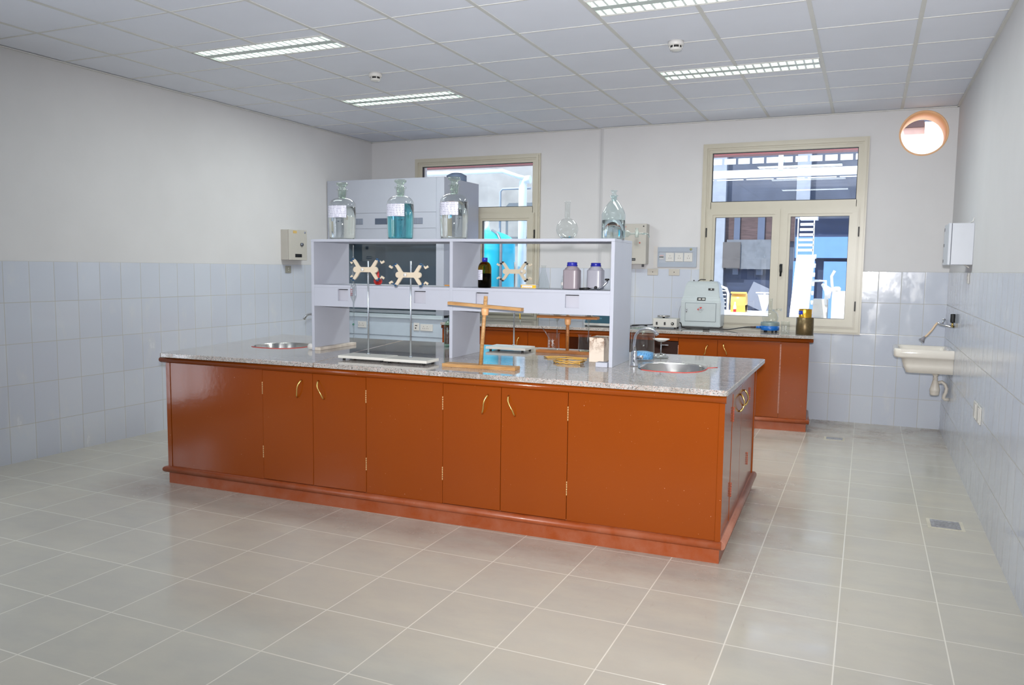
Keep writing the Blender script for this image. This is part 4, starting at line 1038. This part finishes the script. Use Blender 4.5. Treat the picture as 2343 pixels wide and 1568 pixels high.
MB().box(.10, .19, -.1185, -.117, .042, .05).build('plate_text', M_STEEL, d)
MB().box(.06, .12, -.1165, -.1145, .282, .31).build('yellow_sticker', mat('yellow_sticker', (200, 168, 100), .5), d)
q = MB(); q.lathe([(0, -.135), (.018, -.132), (.02, -.114), (0, -.114)], (.195, 0, .165), 16, 'y'); q.build('lock', mat('dark_chrome', (120, 124, 134), .3, .8), d)
MB().lathe([(0, -.118), (.012, -.117), (.012, -.114), (0, -.114)], (.255, 0, .295), 12, 'y').build('blue_mark', mat('blue_grey_mark', (130, 136, 156), .5), d)
t = thing('distribution_box', 'pale grey distribution box on the right wall above the tiles', 'electrical box', (-.0005, -1.42, 1.55), -PI / 2, 'wall mounted distribution boxes')
d = wall_box(t, .38, .165, .305, M_GREYM)
for z_ in (.03, .15, .27): MB().box(.03, .06, -.168, -.1645, z_ - .012, z_ + .012).build('latch', mat('gland_grey', (90, 90, 94)), d)
q = MB(); q.tube([(.36, -.03, .305), (.37, -.012, .318), (.372, -.006, .345)], .004, 6); q.tube([(.34, -.05, 0), (.35, -.03, -.012), (.36, -.02, -.02)], .005, 6); q.build('cable_gland', M_PLAST, t)
# consumer unit with three sockets
t = thing('socket_panel', 'grey framed panel with a breaker and three white sockets left of the right window', 'socket panel', (-2.768, -.0005, 1.505))
MB().box(-.045, .0, -.006, .0, .0, .235).build('plaster_patch', mat('fresh_plaster', (206, 202, 198), .8, var=.05), t)
MB().prism(rect(0, .415, .012, .222), -.020, 0, [rect(.012, .385, .058, .172)], 'y').build('frame', mat('blue_grey_plastic', (158, 166, 178), .4), t)
MB().box(.01, .388, -.012, 0, .056, .174).build('insert', mat('blue_grey_insert', (168, 174, 184), .4), t)
br = MB().box(.018, .068, -.018, -.010, .092, .138, .001, 1).build('breaker', mat('breaker_body', (190, 190, 192), .4), t)
q = MB()
for i in range(3): q.box(.022 + i * .015, .033 + i * .015, -.026, -.017, .113, .122)
q.build('breaker_toggle', M_BLACK, br)
MB().box(.025, .064, -.019, -.0175, .132, .135).build('red_line', M_RED, br)
for i in range(3):
    x_ = .088 + i * .098
    s_ = MB().box(x_, x_ + .088, -.020, -.010, .070, .162, .002, 1).build('socket', M_PLAST, t)
    q = MB()
    for dx_, dz_ in ((0, .016), (-.011, -.008), (.011, -.008)): q.box(x_ + .046 + dx_ - .0022, x_ + .046 + dx_ + .0022, -.0207, -.0195, .114 + dz_ - .004, .114 + dz_ + .004)
    q.build('pin_holes', mat('pin_hole', (60, 56, 56), .6), s_)
MB().lathe([(0, -.0235), (.013, -.023), (.013, -.019), (0, -.019)], (.355, 0, .20), 16, 'y').build('yellow_dot', mat('olive_dot', (160, 158, 120), .5), t)
for x_, lb in ((-2.818, 'small beige junction plate under the beige distribution box'), (-2.586, 'small beige junction plate under the three socket panel')):
    t = thing('junction_plate', lb, 'wall plate', (x_, -.0062, 1.462), 0, 'beige junction plates')
    MB().box(-.058, .058, -.008, 0, -.035, .035, .003).build('plate', mat('beige_plate', (186, 180, 170), .45), t)
    MB().lathe([(0, -.0105), (.005, -.010), (.005, -.007), (0, -.007)], (0, 0, 0), 10, 'y').build('screw', mat('pin_hole', (60, 56, 56)), t)
t = thing('wall_socket', 'small dull grey socket on the left wall tiles below the distribution box', 'wall socket', (WX + .0062, -1.60, 1.445), PI / 2)
MB().box(-.045, .045, -.010, 0, -.04, .036, .003).build('plate', mat('dull_grey_plate', (140, 138, 130), .4), t)
q = MB(); q.lathe([(0, -.012), (.006, -.0115), (.006, -.009), (0, -.009)], (0, 0, .01), 10, 'y'); q.lathe([(0, -.012), (.006, -.0115), (.006, -.009), (0, -.009)], (0, 0, -.012), 10, 'y'); q.build('pin_holes', M_PLAST, t)
t = thing('wall_switch', 'narrow white switch on the right wall just below the distribution box', 'wall switch', (-.0062, -1.69, 1.455), -PI / 2)
MB().box(-.035, .035, -.010, 0, -.045, .035, .003).build('plate', M_PLAST, t)
MB().box(-.008, .008, -.014, -.009, -.012, .012, .002).build('rocker', M_PLAST, t)
t = thing('double_socket', 'pair of white socket plates low on the right wall tiles', 'wall socket', (-.0062, -2.70, .60), -PI / 2)
for a in (-.165, .015):
    s_ = MB().box(a, a + .14, -.012, 0, -.055, .055, .003).build('socket', M_LGREY, t)
    MB().box(a + .09, a + .128, -.016, -.011, -.045, .045, .002).build('rocker', M_PLAST, s_)

# ------------------------------------------------------------------ wall hung ceramic sink
t = thing('ceramic_sink', 'white ceramic laboratory sink hung on the right wall', 'sink', (0, -.80, 0))
def rr(x0, x1, y0, y1, r, n=6):
    out = []
    for cx_, cy_, a0 in ((x1 - r[0], y1 - r[0], 0), (x0 + r[1], y1 - r[1], PI / 2), (x0 + r[1], y0 + r[1], PI), (x1 - r[0], y0 + r[0], 1.5 * PI)):
        rad = r[0] if cx_ > (x0 + x1) / 2 else r[1]
        out += [(cx_ + rad * math.cos(a0 + PI / 2 * i / n), cy_ + rad * math.sin(a0 + PI / 2 * i / n)) for i in range(n + 1)]
    return out
m = MB()
prof = [((-.36, -.004, -.19, .20, (.01, .04)), .640), ((-.385, -.004, -.20, .205, (.01, .05)), .70), ((-.405, -.004, -.205, .21, (.01, .05)), .765), ((-.452, -.004, -.225, .225, (.01, .06)), .768), ((-.462, -.004, -.232, .23, (.01, .06)), .782),
        ((-.462, -.004, -.232, .23, (.01, .06)), .836), ((-.455, -.008, -.225, .224, (.01, .055)), .845), ((-.425, -.05, -.195, .195, (.02, .04)), .843), ((-.41, -.06, -.185, .185, (.03, .04)), .82), ((-.38, -.07, -.17, .17, (.03, .05)), .68), ((-.30, -.12, -.1, .1, (.03, .04)), .665)]
rg = []
for a, z_ in prof: rg.append([m.bm.verts.new((x_, y_, z_)) for x_, y_ in rr(*a)])
for a, b_ in zip(rg, rg[1:]):
    n_ = len(a)
    for i in range(n_):
        f = m.bm.faces.new((a[i], a[(i + 1) % n_], b_[(i + 1) % n_], b_[i])); f.smooth = True
m.bm.faces.new(rg[0]); m.bm.faces.new(rg[-1]); m.build('basin', M_CERAM, t)
MB().lathe([(0, .636), (.03, .636), (.036, .630), (.026, .612), (.018, .605), (.017, .585), (.021, .583), (.021, .576), (.018, .574), (.022, .56), (.040, .49), (.042, .478), (.038, .470), (.037, .445), (.03, .435), (0, .434)], (-.12, 0, 0), 30, close=False).build('bottle_trap', mat('trap_plastic', (206, 200, 190), .35), t)
pp = [(-.095, 0, .545), (-.07, -.002, .555), (-.045, -.004, .535), (-.03, -.006, .50), (-.035, -.006, .465), (-.045, -.004, .44), (-.05, 0, .415), (-.04, 0, .405), (-.007, 0, .405)]
MB().tube(pp, .014, 12).build('waste_pipe', mat('trap_plastic', (206, 200, 190)), t)
t = thing('wall_tap', 'chrome wall tap with a rubber hose above the ceramic sink', 'tap', (-.006, -.80, 1.035))
MB().tube([(0, 0, 0), (-.03, 0, .0), (-.06, 0, .008), (-.10, 0, .016), (-.125, 0, .028)], .009, 12, rs=[.016, .014, .010, .009, .009]).build('body', M_CHROME, t)
q = MB(); q.tube([(-.09, 0, .015), (-.075, 0, .055)], .007, 10); q.tube([(-.09, 0, .062), (-.062, 0, .056)], .006, 8); q.build('handle', M_CHROME, t)
MB().tube([(-.122, 0, .03), (-.14, 0, .005), (-.165, 0, -.04), (-.20, 0, -.085), (-.215, 0, -.10)], .0085, 12).build('hose', mat('translucent_hose', (206, 180, 150), .4), t)
MB().tube([(-.213, 0, -.098), (-.225, 0, -.112), (-.24, 0, -.135)], .01, 14, rs=[.009, .014, .028]).build('spray_head', mat('grey_rubber', (130, 128, 134), .5), t)
t = thing('pressure_valve', 'black cylindrical valve on brass fitting against the right wall above the sink tap', 'valve', (-.022, -.86, 1.07))
MB().lathe([(0, 0), (.018, .0), (.019, .004), (.019, .070), (.017, .074), (0, .074)], n=24).build('body', M_BLACK, t)
MB().tube([(0, 0, 0), (0, 0, -.02), (.0, .02, -.034), (.014, .03, -.036)], .008, 10).build('brass_fitting', M_BRASS, t)

# ------------------------------------------------------------------ floor drains, debris
def drain(x, y, w, d, label):
    t = thing('floor_drain', label, 'floor drain', (x, y, 0), 0, 'floor drains')
    MB().prism(rect(-w / 2 - .02, w / 2 + .02, -d / 2 - .02, d / 2 + .02), 0, .0015).build('cement_surround', mat('cement_ring', (190, 184, 168), .8, var=.1), t)
    slots = [rect(-w / 2 + .02, w / 2 - .02, -d / 2 + .02 + i * .022, -d / 2 + .03 + i * .022) for i in range(int((d - .04) / .022))]
    MB().prism(rect(-w / 2, w / 2, -d / 2, d / 2), .0015, .004, slots).build('grate', mat('drain_metal', (150, 150, 154), .5, .2, var=.3, scale=60), t)
    MB().box(-w / 2 + .01, w / 2 - .01, -d / 2 + .01, d / 2 - .01, .0012, .002).build('well', mat('drain_dark', (90, 88, 84), .8), t)
drain(-.205, -3.265, .155, .155, 'square metal floor drain near the right wall')
drain(-.90, -.93, .135, .10, 'small metal floor drain in front of the tiled back wall')

# ------------------------------------------------------------------ fume cupboard
HX0, HX1, HYF, HYB = WX + .012, -4.89, -.90, YJ - .09
t = thing('fume_cupboard', 'tall grey fume cupboard in the left corner behind the island', 'fume cupboard', (HX0, HYF, 0))
HW, HD, HT = HX1 - HX0, HYB - HYF, 2.452
XA, XB = -6.148 - HX0, -4.985 - HX0
M_HOOD = mat('hood_enamel', (165, 169, 181), .35, var=.015)
M_HOODI = mat('hood_interior', (152, 164, 174), .5)
b = MB(); b.box(0, HW, .002, HD, 1.74, HT, .003, 1); b.box(0, XA, .0, HD, .92, 1.74); b.box(XB, HW, .0, HD, .96, 1.74); b.box(XA, XB, HD - .02, HD, .93, 1.74)
b.build('body', M_HOOD, t)
MB().box(-.0, XB + .0, -.004, .004, 2.08, HT - .002, .001, 1).build('upper_panel', M_HOOD, t)
MB().box(-.0, XB, -.004, .004, 1.908, 2.077, .001, 1).build('vent_panel', M_HOOD, t)
MB().box(-.0, XB, -.004, .004, 1.746, 1.905, .001, 1).build('lower_panel', M_HOOD, t)
M_GR = mat('grille_blue_grey', (104, 112, 130), .5)
for x0, x1, slat in ((-6.075, -5.926, 1), (-5.762, -5.50, 0), (-5.315, -5.151, 1)):
    a0_, a1_ = x0 - HX0, x1 - HX0
    vg = MB().box(a0_, a1_, -.008, -.003, 1.953, 2.019, .001, 1).build('vent_grille' if slat else 'display', M_GR if slat else mat('display_dark', (72, 82, 100), .3), t)
    if slat:
        q = MB(); n_ = int((a1_ - a0_) / .012)
        for i in range(n_): q.box(a0_ + .006 + i * .012, a0_ + .010 + i * .012, -.0105, -.0075, 1.957, 2.015)
        q.build('slats', mat('grille_light', (140, 146, 158), .5), vg)
b = MB(); b.box(XA, XB, HD - .05, HD - .022, .97, 1.738); b.box(XA, XA + .01, .03, HD - .05, .97, 1.738); b.box(XB - .01, XB, .03, HD - .05, .97, 1.738)
for z_ in (1.50, 1.60): b.box(XA + .03, XB - .03, HD - .056, HD - .05, z_, z_ + .006)
b.build('lining', M_HOODI, t)
MB().box(XA, XB, .014, HD - .02, .935, .968).build('work_surface', mat('hood_worktop', (120, 128, 134), .4), t)
s_ = MB().box(XA + .001, XB - .001, .012, .017, .998, 1.738).build('sash_glass', glass('tinted_sash', (.74, .80, .84), 0, .03, 1.5), t)
MB().box(XA, XB, .003, .03, .966, .998, .002, 1).build('sash_rail', mat('sash_rail', (150, 156, 164), .4), s_)
MB().box(XA - .02, HW + .002, -.03, .012, .915, .958, .006).build('airfoil_sill', mat('pale_blue_grey', (190, 202, 210), .35), t)
cp = MB().box(0, HW - .01, .0, .02, .718, .914, .001, 1).build('control_panel', mat('panel_grey_blue', (176, 188, 200), .4), t)
b = MB(); b.box(0, HW - .012, .01, HD, .0, .712, .002, 1); b.box(.0, HW - .02, .02, HD, .712, .93); b.build('base_cabinet', mat('panel_grey_blue', (176, 188, 200)), t)
def HXl(x): return x - HX0
for x_, m_ in ((-6.135, M_RED), (-6.062, mat('green_button', (30, 140, 100), .4))):
    MB().lathe([(0, -.012), (.010, -.011), (.012, 0), (0, 0)], (HXl(x_), 0, .82), 16, 'y').build('push_button', m_, cp)
for x0, x1, z0, z1 in ((-5.995, -5.885, .79, .862), (-5.175, -5.02, .785, .86), (-5.26, -5.19, .785, .87)):
    so = MB().box(HXl(x0), HXl(x1), -.012, 0, z0, z1, .003).build('socket', M_PLAST, cp)
    q = MB(); xm = (HXl(x0) + HXl(x1)) / 2; zm = (z0 + z1) / 2
    if x1 - x0 < .08: q.box(xm - .016, xm + .012, -.0135, -.011, zm + .008, zm + .018); q.box(xm - .016, xm, -.0135, -.011, zm - .022, zm - .008)
    else:
        for c_ in (-.035, .01):
            for dx_, dz_ in ((0, .012), (-.01, -.01), (.01, -.01)): q.box(xm + c_ + dx_ - .002, xm + c_ + dx_ + .002, -.0135, -.011, zm + dz_ - .004, zm + dz_ + .004)
    q.build('pin_holes', mat('pin_hole', (60, 56, 56)), so)
# blue grey drum on top of the cupboard
t = tag(MB().lathe([(0, 0), (.11, 0), (.115, .01), (.115, .07), (.06, .1), (0, .105)], n=30).build('duct_collar', mat('blue_collar', (110, 126, 150), .4)), 'blue grey round duct collar on top of the fume cupboard', 'duct collar'); t.location = (-5.03, -.35, HT)

# ------------------------------------------------------------------ outside the windows
M_CONC = mat('pale_concrete', (158, 155, 152), .8, var=.2, scale=3, bump=.1)
M_SHADE = mat('grey_blue_block', (82, 88, 104), .85, var=.2, scale=2.2)
struct(MB().box(-16, 8, .22, 24, -.4, -.2).build('ground_yard', mat('yard_concrete', (200, 196, 190), .8, var=.1, scale=1)))
o = struct(MB().box(-9, -.62, .50, .66, 2.735, 3.1).build('trim_1', mat('maroon_beam', (150, 84, 88), .6)), 'maroon painted beam just outside above the windows')
# lean-to wall seen through the left window
t = thing('annex_building', 'pale concrete building beyond the left window', 'building', (-9, 3.0, -.2))
MB().box(-1, 3.62, 0, .3, 0, 4.6).build('wall', M_CONC, t)
MB().box(3.55, 3.72, -.02, .35, 0, 4.6).build('corner_edge', mat('sunlit_edge', (228, 230, 232), .7), t)  # corner strip in a paler colour than the wall
def pipe(pts, r, m, label, name='drain_pipe'):
    return tag(MB().tube(pts, r, 12).build(name, m), label, 'pipe')
M_PVC = mat('white_pvc', (226, 234, 240), .35)
t = thing('drain_pipe', 'white drain pipe outside the left window, running level then straight down', 'pipe', (-5.49, 2.62, -.2))
MB().tube([(x_ + 5.49, y_ - 2.62, z_ + .2) for x_, y_, z_ in ((-7.4, 2.5, 2.93), (-5.76, 2.5, 2.925), (-5.52, 2.54, 2.84), (-5.44, 2.6, 2.82))], .032, 12).build('level_run', M_PVC, t)
MB().tube([(x_ + 5.49, y_ - 2.62, z_ + .2) for x_, y_, z_ in ((-5.36, 2.62, 2.80), (-5.44, 2.62, 2.80), (-5.475, 2.62, 2.76), (-5.48, 2.62, 2.66), (-5.49, 2.62, -.2))], .062, 12).build('downpipe', M_PVC, t)
pipe([(-5.46, 2.88, 2.70), (-5.93, 2.88, 2.70), (-5.97, 2.88, 2.66), (-5.97, 2.88, -.2)], .018, mat('grey_conduit', (150, 158, 170), .5), 'thin grey conduit on the concrete wall outside the left window', 'conduit')
t = thing('water_tank', 'turquoise domed tank standing outside the left window', 'tank', (-5.78, 2.05, -.2))
R = .40; p = [(0, .1), (R, .1), (R, 2.02)]
for i in range(1, 9): p.append((R * math.cos(PI / 2 * i / 8), 2.02 + .2 * math.sin(PI / 2 * i / 8)))
MB().lathe(p, n=48, close=False).build('shell', mat('turquoise_enamel', (6, 186, 214), .3, var=.12, scale=4), t)
MB().lathe([(R * .9, 0), (R * .9, .12)], n=32).build('base_ring', mat('grey_steel', (120, 124, 130), .5, .5), t)
MB().tube([(.0, -.02, 2.2), (0, -.02, 2.30), (.0, -.02, 2.48)], .02, 10, rs=[.05, .03, .018]).build('vent_pipe', M_PVC, t)
MB().tube([(.33, -.26, 0.1), (.33, -.26, 2.06), (.25, -.2, 2.16), (.12, -.1, 2.22)], .022, 8).build('ladder_rail', mat('grey_steel', (120, 124, 130)), t)
# opposite workshop, seen through the right window
t = thing('workshop_building', 'blue grey workshop facade with brick bands beyond the right window', 'building', (-6.5, 9.0, -.2))
MB().box(0, 12, 0, .4, 0, 6.0).build('wall', M_SHADE, t)
M_COLM = mat('pale_column', (150, 156, 168), .7, var=.08)
for x0, x1 in ((2.70, 3.0), (4.40, 4.66), (6.2, 6.5)): MB().box(x0, x1, -.18, 0, 0, 4.4).build('column', M_COLM, t)
for x0, x1 in ((3.18, 3.30), (3.66, 3.80)): MB().box(x0, x1, -.10, 0, 1.6, 3.1).build('mullion', mat('grey_blue_mullion', (88, 98, 120), .6), t)
MB().box(3.0, 4.4, -.06, 0, 2.30, 3.0).build('brick_band', mat('brick_band', (88, 70, 70), .85, var=.3, scale=6, stretch=(1, 1, 6)), t)
MB().box(3.05, 4.0, -.16, 0, 1.72, 2.33).build('signboard', mat('weathered_board', (112, 116, 124), .7, var=.15), t)
MB().box(2.98, 3.34, -.20, -.16, 1.74, 2.28).build('brown_board', mat('brown_board', (92, 88, 88), .7, var=.1), t)
MB().box(3.0, 4.4, -.05, 0, .4, 1.72).build('shutter', mat('dark_shutter', (50, 60, 86), .7, var=.2, scale=2, stretch=(1, 1, 5)), t)
t = thing('canopy', 'white steel canopy with roof ribs above the yard', 'canopy', (-3.3, 6.0, 3.3))
MB().box(-2, 4.0, -.06, 0, -.215, -.08).build('front_beam', mat('white_steel', (235, 238, 240), .5), t)
q = MB()
for i in range(26): q.box(-1.9 + i * .235, -1.71 + i * .235, -.02, 0, .03, .125)
q.build('roof_rib', mat('white_steel', (235, 238, 240)), t)
MB().box(1.12, 1.20, -.07, -.06, -.10, .16).build('bracket', mat('white_steel', (235, 238, 240)), t)
q = MB()
for i in range(12): q.box(-1.9 + i * .5, -1.45 + i * .5, -.05, 0, -.25, -.235)
q.build('lower_rib', mat('white_steel', (235, 238, 240)), t)
for x_ in (-1.9, 3.9): MB().box(x_ - .06, x_ + .06, -.06, .06, -3.5, -.2).build('post', mat('white_steel', (235, 238, 240)), t)
# blue panelled shed
t = thing('blue_shed', 'light blue metal shed at the right side of the yard', 'shed', (-1.9, 6.3, -.2))
MB().box(.02, 3.0, 0, .1, 1.92, 2.28).build('upper_panel', mat('light_blue_metal', (104, 146, 206), .5, var=.05), t)
MB().box(.5, 3.0, .02, .1, 0, 1.86).build('lower_panel', mat('light_blue_metal', (104, 146, 206)), t)
MB().box(.0, .36, .02, .1, 0, 1.86).build('side_panel', mat('light_blue_metal', (104, 146, 206)), t)
MB().box(.0, 3.0, .1, 2, 0, 2.6).build('body', mat('dark_shutter', (50, 60, 86)), t)
# white conveyor rising away from the window
M_WST = mat('white_enamel', (240, 240, 238), .4)
t = thing('inclined_conveyor', 'white enclosed conveyor rising behind the right window with a caged top', 'conveyor', (-1.545, 3.2, -.2))
q = MB(); P8 = []
for (x0, x1, y, z) in ((-.135, .10, 0, 0.9), (-.125, .125, .8, 1.93)):
    P8.append([q.bm.verts.new(c_) for c_ in ((x0, y, z), (x1, y, z), (x1, y + .2, z), (x0, y + .2, z))])
low = [q.bm.verts.new(c_) for c_ in ((-.135, 0, 0), (.10, 0, 0), (.10, .2, 0), (-.135, .2, 0))]
for a, b_ in ((low, P8[0]), (P8[0], P8[1])):
    for i in range(4): q.bm.faces.new((a[i], a[(i + 1) % 4], b_[(i + 1) % 4], b_[i]))
q.bm.faces.new(P8[1]); q.bm.faces.new(low[::-1]); q.build('chute', M_WST, t)
q = MB()
for i in range(6): q.box(-.11 + .004 * i, .10, .78, .90, 1.98 + i * .075, 2.015 + i * .075)
for x_ in (-.12, .10): q.box(x_ - .008, x_ + .008, .78, .80, 1.9, 2.46)
q.build('cage', M_WST, t)
MB().box(-.10, .14, .80, 1.05, 2.44, 2.60).build('motor_box', M_WST, t)
q = MB()
for i in range(9): q.tube([(.13, .6 - .06 * i, 1.9 - .13 * i), (.16, .6 - .06 * i, 1.9 - .13 * i)], .03, 8)
q.build('side_rollers', M_WST, t)
# yellow drum, white rack, board, table and spray bottle in the yard
t = thing('yard_table', 'long white table in the yard under the left sash of the right window', 'table', (-2.65, 2.9, -.2))
MB().box(0, .86, 0, .8, 1.05, 1.10).build('tabletop', M_WST, t)
for a in (.04, .78):
    for c_ in (.04, .72): MB().box(a, a + .04, c_, c_ + .04, 0, 1.05).build('leg', M_WST, t)
t = thing('yellow_drum', 'yellow drum shaped guard standing on the yard table', 'machine', (-2.36, 3.15, .90))
MB().lathe([(0, -.1), (.13, -.1), (.13, .1), (0, .1)], (0, .1, .14), 28, 'x').build('drum', mat('yellow_enamel', (240, 196, 96), .4), t)
MB().box(-.105, .11, -.03, .04, .262, .285, .003).build('top_flange', mat('yellow_enamel', (240, 196, 96)), t)
MB().box(-.1, .1, -.02, .22, 0, .10).build('base', mat('ochre_enamel', (206, 160, 70), .5), t)
t = thing('wire_rack', 'white wire rack and hood left of the yellow drum', 'rack', (-2.66, 3.2, .90))
q = MB()
for i in range(6): q.tube([(-.12, 0, .02 + .055 * i), (.12, 0, .02 + .055 * i)], .008, 6)
q.tube([(-.14, 0, .355), (.05, 0, .355), (.12, 0, .33), (.15, 0, .26), (.15, 0, 0)], .018, 8); q.build('wires', M_WST, t)
for x_ in (-.12, -.05): MB().box(x_, x_ + .035, -.03, -.01, .10, .30).build('paddle', mat('pale_blue_paint', (190, 214, 236), .5), t)
t = thing('spray_bottle', 'small white bottle with red label on the yard table', 'bottle', (-2.375, 2.95, .90))
MB().lathe([(0, 0), (.02, 0), (.02, .09), (.01, .11), (.01, .15), (0, .15)], n=16).build('body', M_WST, t)
MB().lathe([(.021, .01), (.021, .05)], n=16, close=False).build('red_label', M_RED, t)
t = thing('tilted_board', 'grey square board leaning at an angle behind the yellow drum', 'board', (-2.25, 4.3, .9))
q = MB().box(-.22, .22, 0, .03, 0, .36); q.xf(Matrix.Rotation(.42, 4, 'Y')); q.build('panel', mat('pale_grey_board', (128, 132, 146), .6), t)
MB().box(-.1, .2, .03, .3, -1.1, .0).build('pedestal', mat('dark_shutter', (50, 60, 86)), t)
t = thing('white_funnel_hopper', 'white conical hopper right of the yellow drum', 'hopper', (-2.02, 3.3, .90))
MB().lathe([(0, 0), (.02, 0), (.09, .24), (.10, .25), (0, .25)], n=24).build('cone', M_WST, t)
MB().box(-.12, .12, -.02, .02, .27, .285).build('top_bar', M_WST, t); MB().box(-.012, .012, -.012, .012, .24, .28).build('stem', M_WST, t)
t = thing('yard_machine', 'white machine casings with pipes at the right edge of the yard view', 'machine', (-1.16, 4.0, -.2))
MB().box(-.0, .24, 0, .4, 0, 1.40).build('cabinet', M_WST, t)
MB().box(-.26, -.06, .1, .4, 0, 1.28).build('side_cabinet', mat('beige_casing', (206, 200, 188), .5), t)
MB().box(-.24, -.12, .08, .1, .2, 1.0).build('dark_panel', mat('teal_shadow', (100, 130, 136), .5), t)  # flat panel in a dull teal, darker than the casing
q = MB(); q.tube([(-.28, .1, 1.55), (-.1, .1, 1.55), (-.08, .1, 1.2)], .02, 8); q.tube([(.0, .1, 1.4), (-.02, .1, 1.62), (.02, .1, 1.7)], .02, 8); q.tube([(-.14, .05, 1.5), (-.05, .0, 1.42), (-.06, .0, 1.3)], .05, 10, rs=[.02, .06, .04])
q.build('pipes', M_WST, t)
MB().lathe([(0, 0), (.05, .01), (.055, .05), (.03, .07), (0, .07)], (.06, .1, 1.40), 20).build('valve_head', M_WST, t)

# pink rendered house glimpsed through the round pipe hole
t = thing('pink_house', 'pinkish rendered house wall glimpsed through the round pipe hole', 'building', (-.58, 3.0, -.2))
MB().box(0, 4, 0, .3, 0, 3.58).build('wall', mat('pink_render', (216, 176, 160), .8, var=.08, scale=5), t)
MB().box(0, 4, -.12, 0, 0, 3.27).build('lower_wall', mat('white_render', (240, 236, 230), .8), t)
MB().box(.45, .475, -.05, 0, 3.27, 3.58).build('corner_bar', M_WST, t)
MB().box(.475, 4, -.03, 0, 3.27, 3.58).build('side_wall', mat('cream_render', (240, 220, 200), .8, var=.06), t)
MB().box(.2, .44, -.04, 0, 3.52, 3.60).build('dark_vent', mat('dark_vent', (70, 50, 50), .7), t)
